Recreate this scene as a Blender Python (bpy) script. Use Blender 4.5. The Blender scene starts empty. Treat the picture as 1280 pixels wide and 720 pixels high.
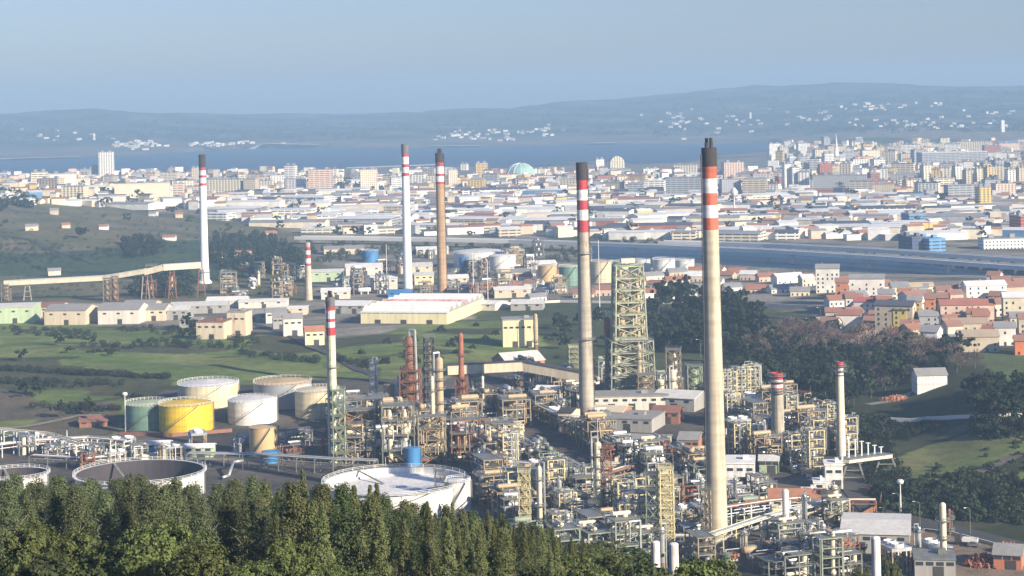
import bpy, math, random
import numpy as np
from mathutils import Vector, Matrix, Euler

R = math.radians
random.seed(11)
scene = bpy.context.scene
COL = scene.collection

# ------------------------------------------------------------------ camera, sky, sun, exposure
CAMZ = 150.0
FPX = 2389.0                      # focal length in pixels of a 1280 wide picture
PY0 = 128.0                       # picture row of the horizon: the lens is shifted, the camera itself looks level
ROLL = R(1.25)
Cpos = Vector((0, 0, CAMZ))
fwd = Vector((0, 1, 0))
up0 = Vector((0, 0, 1))
rt0 = Vector((1, 0, 0))
rgt = rt0 * math.cos(ROLL) - up0 * math.sin(ROLL)
upv = up0 * math.cos(ROLL) + rt0 * math.sin(ROLL)
cam_d = bpy.data.cameras.new('camera')
cam = bpy.data.objects.new('camera', cam_d)
COL.objects.link(cam)
cam_d.sensor_width = 36
cam_d.lens = 36 * FPX / 1280
cam_d.shift_y = -(360 - PY0) / 1280
cam_d.clip_start = 1
cam_d.clip_end = 60000
mw = Matrix.Identity(4)
for i in range(3):
    mw[i][0] = rgt[i]; mw[i][1] = upv[i]; mw[i][2] = -fwd[i]; mw[i][3] = Cpos[i]
cam.matrix_world = mw
scene.camera = cam

SUN_EL = R(23)
SUN_AZ = R(131)                   # clockwise from +Y (the view direction)
world = bpy.data.worlds.new('World')
scene.world = world
world.use_nodes = True
wn = world.node_tree.nodes; wl = world.node_tree.links
sky = wn.new('ShaderNodeTexSky')
sky.sky_type = 'NISHITA'
sky.sun_disc = False
sky.sun_elevation = SUN_EL
sky.sun_rotation = SUN_AZ
sky.altitude = 100
sky.air_density = 1.2
sky.dust_density = 0.6
sky.ozone_density = 2.5
wn['Background'].inputs['Strength'].default_value = 0.08
tint = wn.new('ShaderNodeMixRGB'); tint.blend_type = 'MULTIPLY'; tint.inputs[0].default_value = 1
tint.inputs[2].default_value = (0.50, 0.575, 0.90, 1)       # the cool blue of this winter sky
wl.new(sky.outputs[0], tint.inputs[1])
wl.new(tint.outputs[0], wn['Background'].inputs['Color'])

sun_d = bpy.data.lights.new('sun', 'SUN')
sun_d.energy = 5.0
sun_d.angle = R(0.5)
sun_d.color = (1.0, 0.87, 0.68)
sun = bpy.data.objects.new('sun', sun_d)
COL.objects.link(sun)
sdir = Vector((math.sin(SUN_AZ) * math.cos(SUN_EL), math.cos(SUN_AZ) * math.cos(SUN_EL), math.sin(SUN_EL)))
sun.rotation_euler = (-sdir).to_track_quat('-Z', 'Y').to_euler()
sun.location = (200, -100, 300)

vs = scene.view_settings
vs.view_transform = 'Standard'
vs.look = 'None'
vs.exposure = 1.0
vs.gamma = 1
vs.use_curve_mapping = False
scene.cycles.max_bounces = 5
scene.cycles.diffuse_bounces = 2
scene.cycles.volume_bounces = 0
scene.cycles.transparent_max_bounces = 4
HAZE_DENSITY = 1.5e-4
HAZE_COLOR = (0.43, 0.67, 0.95)

# ------------------------------------------------------------------ projection helpers
def project(p):
    v = Vector(p) - Cpos
    z = max(v.dot(fwd), .001)
    return (640 + FPX * v.dot(rgt) / z, PY0 - FPX * v.dot(upv) / z)

def ray(px, py):
    return (fwd + rgt * ((px - 640) / FPX) + upv * ((PY0 - py) / FPX))

def plane_pt(px, py, z):
    d = ray(px, py)
    t = (z - CAMZ) / d.z
    return Cpos + d * t

def project_np(x, y, z):
    vx, vy, vz = x, y, z - CAMZ
    zz = vx * fwd.x + vy * fwd.y + vz * fwd.z
    zz = np.where(zz < 1, 1, zz)
    a = vx * rgt.x + vy * rgt.y + vz * rgt.z
    b = vx * upv.x + vy * upv.y + vz * upv.z
    return 640 + FPX * a / zz, PY0 - FPX * b / zz

# ------------------------------------------------------------------ terrain height
def sstep(t):
    t = np.clip(t, 0, 1)
    return t * t * (3 - 2 * t)

def wob(x, y, s, seed=0):
    o = seed * 1.7
    return (np.sin(x / s + o) * np.cos(y / s * 1.13 + o * 2) + 0.6 * np.sin((x * 0.8 + y * 0.6) / s * 2.1 + o)
            + 0.35 * np.sin((x * 0.5 - y * 0.9) / s * 4.3 + 2 * o)) / 1.95

def inpoly(px, py, poly):
    px = np.asarray(px, float); py = np.asarray(py, float)
    c = np.zeros(np.broadcast(px, py).shape, bool)
    n = len(poly)
    for i in range(n):
        x1, y1 = poly[i]; x2, y2 = poly[(i + 1) % n]
        if y1 == y2:
            continue
        cond = ((y1 > py) != (y2 > py)) & (px < (x2 - x1) * (py - y1) / (y2 - y1) + x1)
        c ^= cond
    return c

BAY = [(-6000, 199), (-400, 203), (0, 200.5), (150, 196), (300, 186), (460, 185), (590, 184.5), (700, 181), (860, 180), (968, 178),
       (972, 184), (955, 192), (900, 196), (850, 205), (790, 207), (742, 203), (690, 206), (650, 209), (560, 209), (470, 211), (330, 214),
       (150, 217), (0, 222), (-400, 232), (-6000, 300)]
INLET = [(738, 304), (850, 307), (960, 313), (1100, 324), (1280, 343), (1700, 380), (4000, 520), (4000, 560), (1700, 411), (1280, 365), (1180, 360),
         (1040, 344), (930, 336), (860, 331), (790, 337), (742, 331)]

def terrain_np(x, y):
    x = np.asarray(x, float); y = np.asarray(y, float)
    yy = np.maximum(y, 1.0)
    px0, py0 = project_np(x, yy, np.zeros_like(yy))
    px0 = np.clip(px0, -9000, 9000)
    t = 3.0 + 0.8 * wob(x, y, 160, 1) * sstep((y - 900) / 400)
    # the camera's hill
    hb = np.interp(y, [-400, 0, 60, 100, 200, 300, 400, 470, 540], [150, 137, 124, 115, 97, 72, 42, 15, 0])
    lat = 0.25 * np.maximum(0, x - 30)
    lat = lat * sstep((y + 30) / 150)
    hill = np.maximum(hb - lat, 0)
    hill = hill + 2.0 * wob(x, y, 28, 3) * sstep(hill / 20)
    t = t + hill
    # wooded hill at the left
    t = t + 46 * np.exp(-((x + 780) / 330) ** 2 - ((y - 2650) / 480) ** 2) + 14 * np.exp(-((x + 560) / 260) ** 2 - ((y - 2050) / 300) ** 2)
    t = t + 7 * wob(x, y, 120, 33) * sstep((-120 - x) / 200) * sstep((y - 1600) / 200) * sstep((3200 - y) / 300)
    # rolling green fields
    fld = sstep((x + 1200) / 300) * sstep((30 - x) / 120) * sstep((y - 880) / 80) * sstep((1330 - y) / 160)
    t = t + fld * (4.0 + 3.4 * wob(x, y, 75, 5) + 1.0 * wob(x, y, 26, 27))
    # village mound on the right and its bank
    t = t + 13 * np.exp(-((x - 350) / 210) ** 2 - ((y - 1330) / 190) ** 2)
    t = t + 9 * sstep((x - 175 - 0.1 * (y - 900)) / 40) * sstep((y - 700) / 120) * sstep((1300 - y) / 120)
    # the city climbs on the right
    t = t + 38 * sstep((y - 3700) / 2400) * sstep((px0 - 900) / 220) * sstep((9000 - y) / 800)
    # hills across the bay
    sk = np.interp(px0, [-3000, -300, 0, 130, 300, 430, 640, 760, 850, 1000, 1280, 1600, 3000], [150, 132, 126, 134, 112, 96, 122, 147, 162, 179, 181, 182, 150])
    far = sstep((y - 6350) / 2300) * (0.62 + 0.38 * sstep((y - 8200) / 900)) * sstep((11600 - y) / 1800)
    far = far * (sk + 26 * wob(x, y, 520, 7) + 11 * wob(x, y, 190, 9) + 5 * wob(x, y, 62, 19))
    t = t + far * sstep((y - 6000) / 700)
    # water beds
    w = inpoly(px0, py0, BAY) | inpoly(px0, py0, INLET)
    return np.where(w, -5.0, t)

def T(x, y):
    return float(terrain_np(np.array([x]), np.array([y]))[0])

_steps = np.concatenate([np.linspace(120, 1500, 500), np.geomspace(1500, 11000, 600)])

def at(px, py):
    """ground point seen at picture position (px, py)"""
    d = ray(px, py)
    ts = _steps / d.y
    X = d.x * ts; Y = _steps; Z = CAMZ + d.z * ts
    g = terrain_np(X, Y)
    below = np.nonzero(Z <= g)[0]
    if len(below) == 0 or below[0] == 0:
        i = len(ts) - 1 if len(below) == 0 else 0
        return Vector((X[i], Y[i], g[i]))
    i = below[0]
    a = (Z[i - 1] - g[i - 1]); b = (g[i] - Z[i])
    k = a / (a + b) if a + b > 0 else 0
    x = X[i - 1] + (X[i] - X[i - 1]) * k; y = Y[i - 1] + (Y[i] - Y[i - 1]) * k
    return Vector((x, y, T(x, y)))

def mpp(p):
    """metres per picture pixel at a point"""
    return (Vector(p) - Cpos).dot(fwd) / FPX

def height_to(p, py):
    """height above p at which the vertical through p reaches picture row py"""
    z = 10.0
    for _ in range(30):
        y = project((p[0], p[1], p[2] + z))[1]
        z += (y - py) * mpp(p)
    return z

# ------------------------------------------------------------------ materials
def lin(r, g, b):
    f = lambda c: (c / 255 / 12.92) if c / 255 <= 0.04045 else ((c / 255 + 0.055) / 1.055) ** 2.4
    return (f(r), f(g), f(b))

MATS = {}
def mat(name, c, rough=0.75, var=0.25, scale=0.25, metal=0.0, stretch=None, rust=None, rust_amt=0.5, courses=0.0):
    """weathered paint, metal or masonry: base colour broken by two scales of noise, optional rust or dirt stains"""
    if name in MATS:
        return MATS[name]
    m = bpy.data.materials.new(name); m.use_nodes = True
    n = m.node_tree.nodes; l = m.node_tree.links
    b = n['Principled BSDF']
    b.inputs['Roughness'].default_value = rough
    b.inputs['Metallic'].default_value = metal
    tc = n.new('ShaderNodeTexCoord')
    mp = n.new('ShaderNodeMapping')
    if stretch:
        mp.inputs['Scale'].default_value = stretch
    l.new(tc.outputs['Object'], mp.inputs[0])
    nz = n.new('ShaderNodeTexNoise'); nz.inputs['Scale'].default_value = scale; nz.inputs['Detail'].default_value = 6
    nz.inputs['Roughness'].default_value = 0.65
    l.new(mp.outputs[0], nz.inputs['Vector'])
    rp = n.new('ShaderNodeValToRGB')
    rp.color_ramp.elements[0].position = 0.3; rp.color_ramp.elements[1].position = 0.7
    rp.color_ramp.elements[0].color = (*[x * (1 - var) for x in c], 1)
    rp.color_ramp.elements[1].color = (*[min(1, x * (1 + var * 0.5)) for x in c], 1)
    l.new(nz.outputs[0], rp.inputs[0])
    out = rp.outputs[0]
    if rust:
        n2 = n.new('ShaderNodeTexNoise'); n2.inputs['Scale'].default_value = scale * 2.7; n2.inputs['Detail'].default_value = 8
        l.new(mp.outputs[0], n2.inputs['Vector'])
        r2 = n.new('ShaderNodeValToRGB')
        r2.color_ramp.elements[0].position = 0.72 - 0.3 * rust_amt; r2.color_ramp.elements[1].position = 0.80 - 0.18 * rust_amt
        r2.color_ramp.elements[0].color = (0, 0, 0, 1); r2.color_ramp.elements[1].color = (1, 1, 1, 1)
        l.new(n2.outputs[0], r2.inputs[0])
        mx = n.new('ShaderNodeMixRGB'); mx.inputs[2].default_value = (*rust, 1)
        l.new(r2.outputs[0], mx.inputs[0]); l.new(out, mx.inputs[1])
        out = mx.outputs[0]
    if courses:                   # lift joints of poured concrete, plate courses of a tank
        mc = n.new('ShaderNodeMapping'); mc.inputs['Scale'].default_value = (0.02, 0.02, 1); l.new(tc.outputs['Object'], mc.inputs[0])
        n3 = n.new('ShaderNodeTexNoise'); n3.inputs['Scale'].default_value = courses; n3.inputs['Detail'].default_value = 3; l.new(mc.outputs[0], n3.inputs['Vector'])
        ms = n.new('ShaderNodeMapping'); ms.inputs['Scale'].default_value = (1, 1, 0.03); l.new(tc.outputs['Object'], ms.inputs[0])
        n4 = n.new('ShaderNodeTexNoise'); n4.inputs['Scale'].default_value = 0.9; n4.inputs['Detail'].default_value = 5; l.new(ms.outputs[0], n4.inputs['Vector'])
        ad = n.new('ShaderNodeMath'); ad.operation = 'ADD'; l.new(n3.outputs[0], ad.inputs[0]); l.new(n4.outputs[0], ad.inputs[1])
        mr = n.new('ShaderNodeMapRange'); mr.inputs[1].default_value = 0.75; mr.inputs[2].default_value = 1.25; mr.inputs[3].default_value = 0.62; mr.inputs[4].default_value = 1.10
        l.new(ad.outputs[0], mr.inputs[0])
        hs = n.new('ShaderNodeHueSaturation'); l.new(out, hs.inputs['Color']); l.new(mr.outputs[0], hs.inputs['Value']); out = hs.outputs[0]
    l.new(out, b.inputs['Base Color'])
    MATS[name] = m
    return m

def facade(name, period_x, period_z, fx, fz, glass=(0.05, 0.06, 0.08)):
    """wall colour from the object's own colour, with a grid of window openings"""
    m = bpy.data.materials.new(name); m.use_nodes = True
    n = m.node_tree.nodes; l = m.node_tree.links
    b = n['Principled BSDF']; b.inputs['Roughness'].default_value = 0.8
    oi = n.new('ShaderNodeObjectInfo'); tc = n.new('ShaderNodeTexCoord')
    sp = n.new('ShaderNodeSeparateXYZ'); l.new(tc.outputs['Object'], sp.inputs[0])
    def M(op, a, bb=None):
        k = n.new('ShaderNodeMath'); k.operation = op
        for i, v in enumerate((a, bb)):
            if v is None: continue
            if isinstance(v, (int, float)): k.inputs[i].default_value = v
            else: l.new(v, k.inputs[i])
        return k.outputs[0]
    u = M('FRACT', M('DIVIDE', M('ADD', M('ADD', sp.outputs[0], sp.outputs[1]), 1000), period_x))
    v = M('FRACT', M('DIVIDE', M('ADD', sp.outputs[2], 1.0), period_z))
    w = M('MULTIPLY', M('LESS_THAN', M('ABSOLUTE', M('SUBTRACT', u, 0.5)), fx / 2), M('LESS_THAN', M('ABSOLUTE', M('SUBTRACT', v, 0.55)), fz / 2))
    nz = n.new('ShaderNodeTexNoise'); nz.inputs['Scale'].default_value = 0.12; nz.inputs['Detail'].default_value = 5
    l.new(tc.outputs['Object'], nz.inputs['Vector'])
    hs = n.new('ShaderNodeHueSaturation'); l.new(oi.outputs['Color'], hs.inputs['Color'])
    l.new(M('ADD', M('MULTIPLY', nz.outputs[0], 0.5), 0.72), hs.inputs['Value'])
    mx = n.new('ShaderNodeMixRGB'); l.new(w, mx.inputs[0]); l.new(hs.outputs[0], mx.inputs[1]); mx.inputs[2].default_value = (*glass, 1)
    l.new(mx.outputs[0], b.inputs['Base Color'])
    MATS[name] = m
    return m

def objcol(name, rough=0.7, var=0.35, scale=0.08):
    """plain surface in the object's own colour with weathering"""
    m = bpy.data.materials.new(name); m.use_nodes = True
    n = m.node_tree.nodes; l = m.node_tree.links
    b = n['Principled BSDF']; b.inputs['Roughness'].default_value = rough
    oi = n.new('ShaderNodeObjectInfo'); tc = n.new('ShaderNodeTexCoord')
    nz = n.new('ShaderNodeTexNoise'); nz.inputs['Scale'].default_value = scale; nz.inputs['Detail'].default_value = 6; nz.inputs['Roughness'].default_value = 0.7
    l.new(tc.outputs['Object'], nz.inputs['Vector'])
    mr = n.new('ShaderNodeMapRange'); mr.inputs[1].default_value = 0.3; mr.inputs[2].default_value = 0.7
    mr.inputs[3].default_value = 1 - var; mr.inputs[4].default_value = 1.05
    l.new(nz.outputs[0], mr.inputs[0])
    hs = n.new('ShaderNodeHueSaturation'); l.new(oi.outputs['Color'], hs.inputs['Color']); l.new(mr.outputs[0], hs.inputs['Value'])
    l.new(hs.outputs[0], b.inputs['Base Color'])
    MATS[name] = m
    return m

FAC = [facade('facade_punched', 3.4, 3.1, 0.42, 0.46), facade('facade_ribbon', 9.0, 3.2, 0.86, 0.40), facade('facade_balcony', 5.2, 3.0, 0.5, 0.62, (0.10, 0.09, 0.08))]
PLAIN = objcol('plain_wall'); ROOFC = objcol('roof_sheet', 0.6, 0.3, 0.05)
concrete = mat('chimney_concrete', lin(196, 184, 160), 0.85, 0.22, 0.35, stretch=(1, 1, 0.15), rust=lin(150, 135, 112), rust_amt=0.25, courses=0.35)
concrete_grey = mat('chimney_grey_concrete', lin(176, 168, 152), 0.85, 0.25, 0.35, stretch=(1, 1, 0.15), rust=lin(120, 108, 92), rust_amt=0.35, courses=0.35)
concrete_brown = mat('chimney_brown', lin(176, 146, 112), 0.85, 0.22, 0.3, stretch=(1, 1, 0.15), courses=0.3)
concrete_white = mat('chimney_white', lin(226, 228, 228), 0.8, 0.15, 0.3, stretch=(1, 1, 0.15))
concrete_cream = mat('chimney_cream', lin(212, 210, 180), 0.8, 0.15, 0.3, stretch=(1, 1, 0.15), courses=0.4)
band_red = mat('band_red', lin(182, 62, 70), 0.8, 0.25, 0.3, stretch=(1, 1, 0.2), courses=0.5)
band_orange = mat('band_orange', lin(198, 104, 78), 0.8, 0.25, 0.3, stretch=(1, 1, 0.2), courses=0.5)
band_white = mat('band_white', lin(236, 232, 226), 0.7, 0.12, 0.3, stretch=(1, 1, 0.2), rust=lin(190, 180, 165), rust_amt=0.2, courses=0.5)
soot = mat('soot_black', lin(62, 56, 54), 0.9, 0.35, 0.4)
soot_grey = mat('soot_grey', lin(104, 104, 108), 0.9, 0.3, 0.4)
steel = mat('galvanised_steel', lin(128, 130, 124), 0.5, 0.45, 0.3, 0.2, rust=lin(120, 84, 60), rust_amt=0.3)
steel_dark = mat('dark_steel', lin(78, 74, 72), 0.6, 0.3, 0.3, 0.2)
steel_green = mat('pale_green_steel', lin(140, 152, 128), 0.6, 0.3, 0.3, rust=lin(128, 96, 66), rust_amt=0.35)
steel_yellow = mat('pale_yellow_steel', lin(204, 194, 150), 0.6, 0.3, 0.3, rust=lin(128, 92, 60), rust_amt=0.35)
steel_tan = mat('tan_steel', lin(156, 140, 114), 0.6, 0.45, 0.3, rust=lin(96, 68, 50), rust_amt=0.55)
steel_rust = mat('rusty_steel', lin(138, 96, 74), 0.8, 0.35, 0.3, rust=lin(84, 52, 38), rust_amt=0.5)
steel_white = mat('white_painted_steel', lin(224, 224, 220), 0.5, 0.2, 0.2, rust=lin(150, 120, 92), rust_amt=0.2)
alu = mat('aluminium_cladding', lin(196, 198, 196), 0.38, 0.25, 0.3, 0.55)
insul_tan = mat('tan_insulation', lin(180, 160, 128), 0.6, 0.25, 0.25, rust=lin(124, 84, 54), rust_amt=0.35)
insul_cream = mat('cream_insulation', lin(222, 212, 184), 0.6, 0.2, 0.25, rust=lin(150, 118, 82), rust_amt=0.2)
rust_red = mat('rust_red_paint', lin(156, 98, 76), 0.8, 0.3, 0.25, rust=lin(96, 60, 44), rust_amt=0.4)
tank_white = mat('tank_white', lin(228, 226, 220), 0.55, 0.12, 0.06, rust=lin(178, 164, 144), rust_amt=0.2, courses=0.45)
tank_cream = mat('tank_cream', lin(216, 204, 168), 0.6, 0.15, 0.06, stretch=(1, 1, 0.3), rust=lin(168, 142, 108), rust_amt=0.3, courses=0.45)
tank_yellow = mat('tank_yellow', lin(232, 196, 52), 0.55, 0.12, 0.06, stretch=(1, 1, 0.3), rust=lin(196, 150, 60), rust_amt=0.3, courses=0.45)
tank_green = mat('tank_green', lin(110, 142, 124), 0.6, 0.15, 0.06, stretch=(1, 1, 0.3), courses=0.45)
tank_palegreen = mat('tank_pale_green', lin(166, 178, 142), 0.6, 0.15, 0.06)
tank_blue = mat('tank_blue', lin(64, 124, 176), 0.5, 0.15, 0.1)
tank_tan = mat('tank_tan', lin(192, 166, 122), 0.6, 0.15, 0.06, rust=lin(140, 108, 76), rust_amt=0.3)
tank_grey = mat('tank_grey', lin(150, 152, 154), 0.6, 0.15, 0.06)
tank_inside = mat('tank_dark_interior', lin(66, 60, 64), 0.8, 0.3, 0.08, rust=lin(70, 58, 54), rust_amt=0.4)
glass = mat('window_glass', (0.04, 0.05, 0.06), 0.15, 0.1)
asphalt = mat('asphalt', (0.055, 0.054, 0.053), 0.9, 0.3, 0.08)
paint_line = mat('road_paint', (0.75, 0.75, 0.72), 0.8, 0.2, 0.3)
deck_concrete = mat('viaduct_concrete', lin(228, 224, 214), 0.8, 0.12, 0.03)
worn_road = mat('worn_road', (0.62, 0.61, 0.58), 0.9, 0.25, 0.05)
bark = mat('bark', lin(104, 92, 78), 0.9, 0.35, 0.8)
pale_bark = mat('pale_bark', lin(158, 148, 130), 0.9, 0.3, 0.8)
rubber = mat('tyre_rubber', (0.02, 0.02, 0.02), 0.9, 0.2)

def foliage(name, dark, light, jitter=0.25):
    m = bpy.data.materials.new(name); m.use_nodes = True
    n = m.node_tree.nodes; l = m.node_tree.links
    b = n['Principled BSDF']; b.inputs['Roughness'].default_value = 0.7
    b.inputs['Specular IOR Level'].default_value = 0.25
    g = n.new('ShaderNodeNewGeometry'); oi = n.new('ShaderNodeObjectInfo'); tc = n.new('ShaderNodeTexCoord')
    nz = n.new('ShaderNodeTexNoise'); nz.inputs['Scale'].default_value = 0.9; nz.inputs['Detail'].default_value = 3
    l.new(tc.outputs['Object'], nz.inputs['Vector'])
    a = n.new('ShaderNodeMath'); a.operation = 'MULTIPLY_ADD'; a.inputs[1].default_value = 0.45
    l.new(g.outputs['Random Per Island'], a.inputs[0]); l.new(nz.outputs[0], a.inputs[2])
    s = n.new('ShaderNodeMath'); s.operation = 'SUBTRACT'; s.inputs[1].default_value = 0.22
    l.new(a.outputs[0], s.inputs[0])
    mx = n.new('ShaderNodeMixRGB'); mx.inputs[1].default_value = (*dark, 1); mx.inputs[2].default_value = (*light, 1)
    l.new(s.outputs[0], mx.inputs[0])
    hs = n.new('ShaderNodeHueSaturation'); l.new(mx.outputs[0], hs.inputs['Color'])
    mr = n.new('ShaderNodeMapRange'); mr.inputs[3].default_value = 1 - jitter; mr.inputs[4].default_value = 1 + jitter
    l.new(oi.outputs['Random'], mr.inputs[0]); l.new(mr.outputs[0], hs.inputs['Value'])
    mh = n.new('ShaderNodeMapRange'); mh.inputs[3].default_value = 0.48; mh.inputs[4].default_value = 0.515
    l.new(oi.outputs['Random'], mh.inputs[0]); l.new(mh.outputs[0], hs.inputs['Hue'])
    l.new(hs.outputs[0], b.inputs['Base Color'])
    tr = n.new('ShaderNodeBsdfTranslucent'); l.new(hs.outputs[0], tr.inputs[0])
    ms = n.new('ShaderNodeMixShader'); ms.inputs[0].default_value = 0.22
    l.new(b.outputs[0], ms.inputs[1]); l.new(tr.outputs[0], ms.inputs[2])
    l.new(ms.outputs[0], n['Material Output'].inputs['Surface'])
    MATS[name] = m
    return m

leaf_plantation = foliage('leaf_plantation', (0.042, 0.058, 0.022), (0.20, 0.22, 0.085))
leaf_blue = foliage('leaf_eucalyptus', (0.038, 0.058, 0.028), (0.170, 0.200, 0.092))
leaf_yellow = foliage('leaf_yellow_green', (0.040, 0.058, 0.018), (0.165, 0.195, 0.058))
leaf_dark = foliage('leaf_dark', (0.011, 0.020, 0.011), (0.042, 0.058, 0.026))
leaf_painted_shade = foliage('leaf_painted_shade', (0.009, 0.016, 0.010), (0.028, 0.040, 0.020))  # leaf tone sunk very dark to stand in for the valley's cast shadow
leaf_mid = foliage('leaf_mid', (0.030, 0.048, 0.018), (0.085, 0.110, 0.040))
leaf_brown = foliage('leaf_brown', (0.085, 0.060, 0.036), (0.19, 0.135, 0.085))
twig = foliage('bare_twigs', (0.10, 0.072, 0.055), (0.22, 0.165, 0.13))
steel_derrick = mat('derrick_steel', lin(178, 181, 152), 0.6, 0.4, 0.3, rust=lin(124, 100, 72), rust_amt=0.4)

# ------------------------------------------------------------------ mesh builder
class MB:
    def __init__(s):
        s.v = []; s.f = []; s.m = []
    def add(s, vs_, fs, m=0):
        o = len(s.v); s.v += [tuple(p) for p in vs_]
        s.f += [tuple(o + i for i in f) for f in fs]; s.m += [m] * len(fs)
    def box(s, cx, cy, z0, sx, sy, h, rot=0, m=0, mtop=None):
        c, n = math.cos(rot), math.sin(rot)
        P = []
        for z in (z0, z0 + h):
            for a, b in ((-1, -1), (1, -1), (1, 1), (-1, 1)):
                x, y = a * sx / 2, b * sy / 2
                P.append((cx + x * c - y * n, cy + x * n + y * c, z))
        s.add(P, [(0, 3, 2, 1), (0, 1, 5, 4), (1, 2, 6, 5), (2, 3, 7, 6), (3, 0, 4, 7)], m)
        s.add(P[4:], [(0, 1, 2, 3)], m if mtop is None else mtop)
    def bar(s, p, q, w, m=0, w2=None):
        p = Vector(p); q = Vector(q); d = q - p
        if d.length < 1e-6: return
        d.normalize()
        a = d.cross(Vector((0, 0, 1)))
        if a.length < 1e-3: a = Vector((1, 0, 0))
        a.normalize(); b = d.cross(a)
        w2 = w if w2 is None else w2
        P = [e + a * (i * w / 2) + b * (j * w2 / 2) for e in (p, q) for i, j in ((-1, -1), (1, -1), (1, 1), (-1, 1))]
        s.add(P, [(0, 1, 5, 4), (1, 2, 6, 5), (2, 3, 7, 6), (3, 0, 4, 7), (3, 2, 1, 0), (4, 5, 6, 7)], m)
    def tube(s, p, q, r0, r1=None, n=8, m=0, caps=True):
        r1 = r0 if r1 is None else r1
        p = Vector(p); q = Vector(q); d = (q - p).normalized()
        a = d.cross(Vector((0, 0, 1)))
        if a.length < 1e-3: a = Vector((1, 0, 0))
        a.normalize(); b = d.cross(a)
        P = []
        for e, r in ((p, r0), (q, r1)):
            for i in range(n):
                t = 2 * math.pi * i / n
                P.append(e + a * (r * math.cos(t)) + b * (r * math.sin(t)))
        F = [(i, i + n, (i + 1) % n + n, (i + 1) % n) for i in range(n)]
        if caps: F += [tuple(range(n)), tuple(range(2 * n - 1, n - 1, -1))]
        s.add(P, F, m)
    def path(s, pts, r, n=6, m=0):
        for a, b in zip(pts[:-1], pts[1:]):
            s.tube(a, b, r, r, n, m)
    def lathe(s, prof, n=24, cx=0, cy=0, m=0, a0=0, a1=2 * math.pi):
        full = abs(a1 - a0 - 2 * math.pi) < 1e-6
        k = n if full else n + 1
        P = [(cx + r * math.cos(a0 + (a1 - a0) * i / n), cy + r * math.sin(a0 + (a1 - a0) * i / n), z) for r, z in prof for i in range(k)]
        F = []
        for j in range(len(prof) - 1):
            for i in range(n):
                i2 = (i + 1) % k
                F.append((j * k + i, j * k + i2, (j + 1) * k + i2, (j + 1) * k + i))
        s.add(P, F, m)
    def mesh(s, name, mats, smooth=False):
        me = bpy.data.meshes.new(name)
        me.from_pydata(s.v, [], s.f)
        for mm in (mats if isinstance(mats, (list, tuple)) else [mats]):
            me.materials.append(mm)
        if any(s.m): me.polygons.foreach_set('material_index', s.m)
        if smooth: me.polygons.foreach_set('use_smooth', [True] * len(me.polygons))
        me.update()
        return me
    def build(s, name, mats, parent=None, smooth=False):
        return put(name, s.mesh(name, mats, smooth), parent)

def put(name, me, parent=None, loc=(0, 0, 0), rz=0):
    o = bpy.data.objects.new(name, me)
    COL.objects.link(o)
    o.location = loc; o.rotation_euler = (0, 0, rz)
    if parent is not None: o.parent = parent
    return o

THINGS = []
def tag(o, label, cat, group=None, auto=None):
    o['label'] = label; o['category'] = cat
    if group: o['group'] = group
    THINGS.append([o, label, auto])
    return o

def thing(name, label, cat, loc, rz=0, group=None, auto=None):
    o = bpy.data.objects.new(name, None); COL.objects.link(o)
    o.empty_display_size = 2
    o.location = loc; o.rotation_euler = (0, 0, rz)
    return tag(o, label, cat, group, auto)

def structure(o, kind='structure'):
    o['kind'] = kind
    return o

KIDS = {}
def kids(o):
    if o not in KIDS:
        KIDS[o] = list(o.children)
    return KIDS[o]

def dup(root, loc, rz, label, cat, group=None, auto=None, scale=None, color=None, zscale=None):
    r = root.copy(); COL.objects.link(r)
    r.location = loc; r.rotation_euler = (0, 0, rz)
    if scale: r.scale = (scale, scale, scale * (zscale or 1))
    if color: r.color = color
    for ch in kids(root):
        c = ch.copy(); COL.objects.link(c); c.parent = r
        if color and ch.name.startswith('wall'): c.color = color
        for g in kids(ch):
            d = g.copy(); COL.objects.link(d); d.parent = c
    if 'group' in r: del r['group']
    return tag(r, label, cat, group, auto)

class Kind:
    """builds one thing; the first placing uses it, every later one is a copy with its parts"""
    def __init__(s, name, builder):
        s.name = name; s.builder = builder; s.root = None
    def place(s, loc, rz, label, cat, group=None, auto=None, scale=None, color=None, zscale=None):
        if s.root is None:
            s.root = s.builder()
            s.root.name = s.name
            r = s.root
            r.location = loc; r.rotation_euler = (0, 0, rz)
            if scale: r.scale = (scale, scale, scale * (zscale or 1))
            if color:
                r.color = color
                for c in kids(r):
                    if c.name.startswith('wall'): c.color = color
            return tag(r, label, cat, group, auto)
        return dup(s.root, loc, rz, label, cat, group, auto, scale, color, zscale)

def bare_root(name):
    o = bpy.data.objects.new(name, None); COL.objects.link(o); o.empty_display_size = 2
    return o

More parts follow.
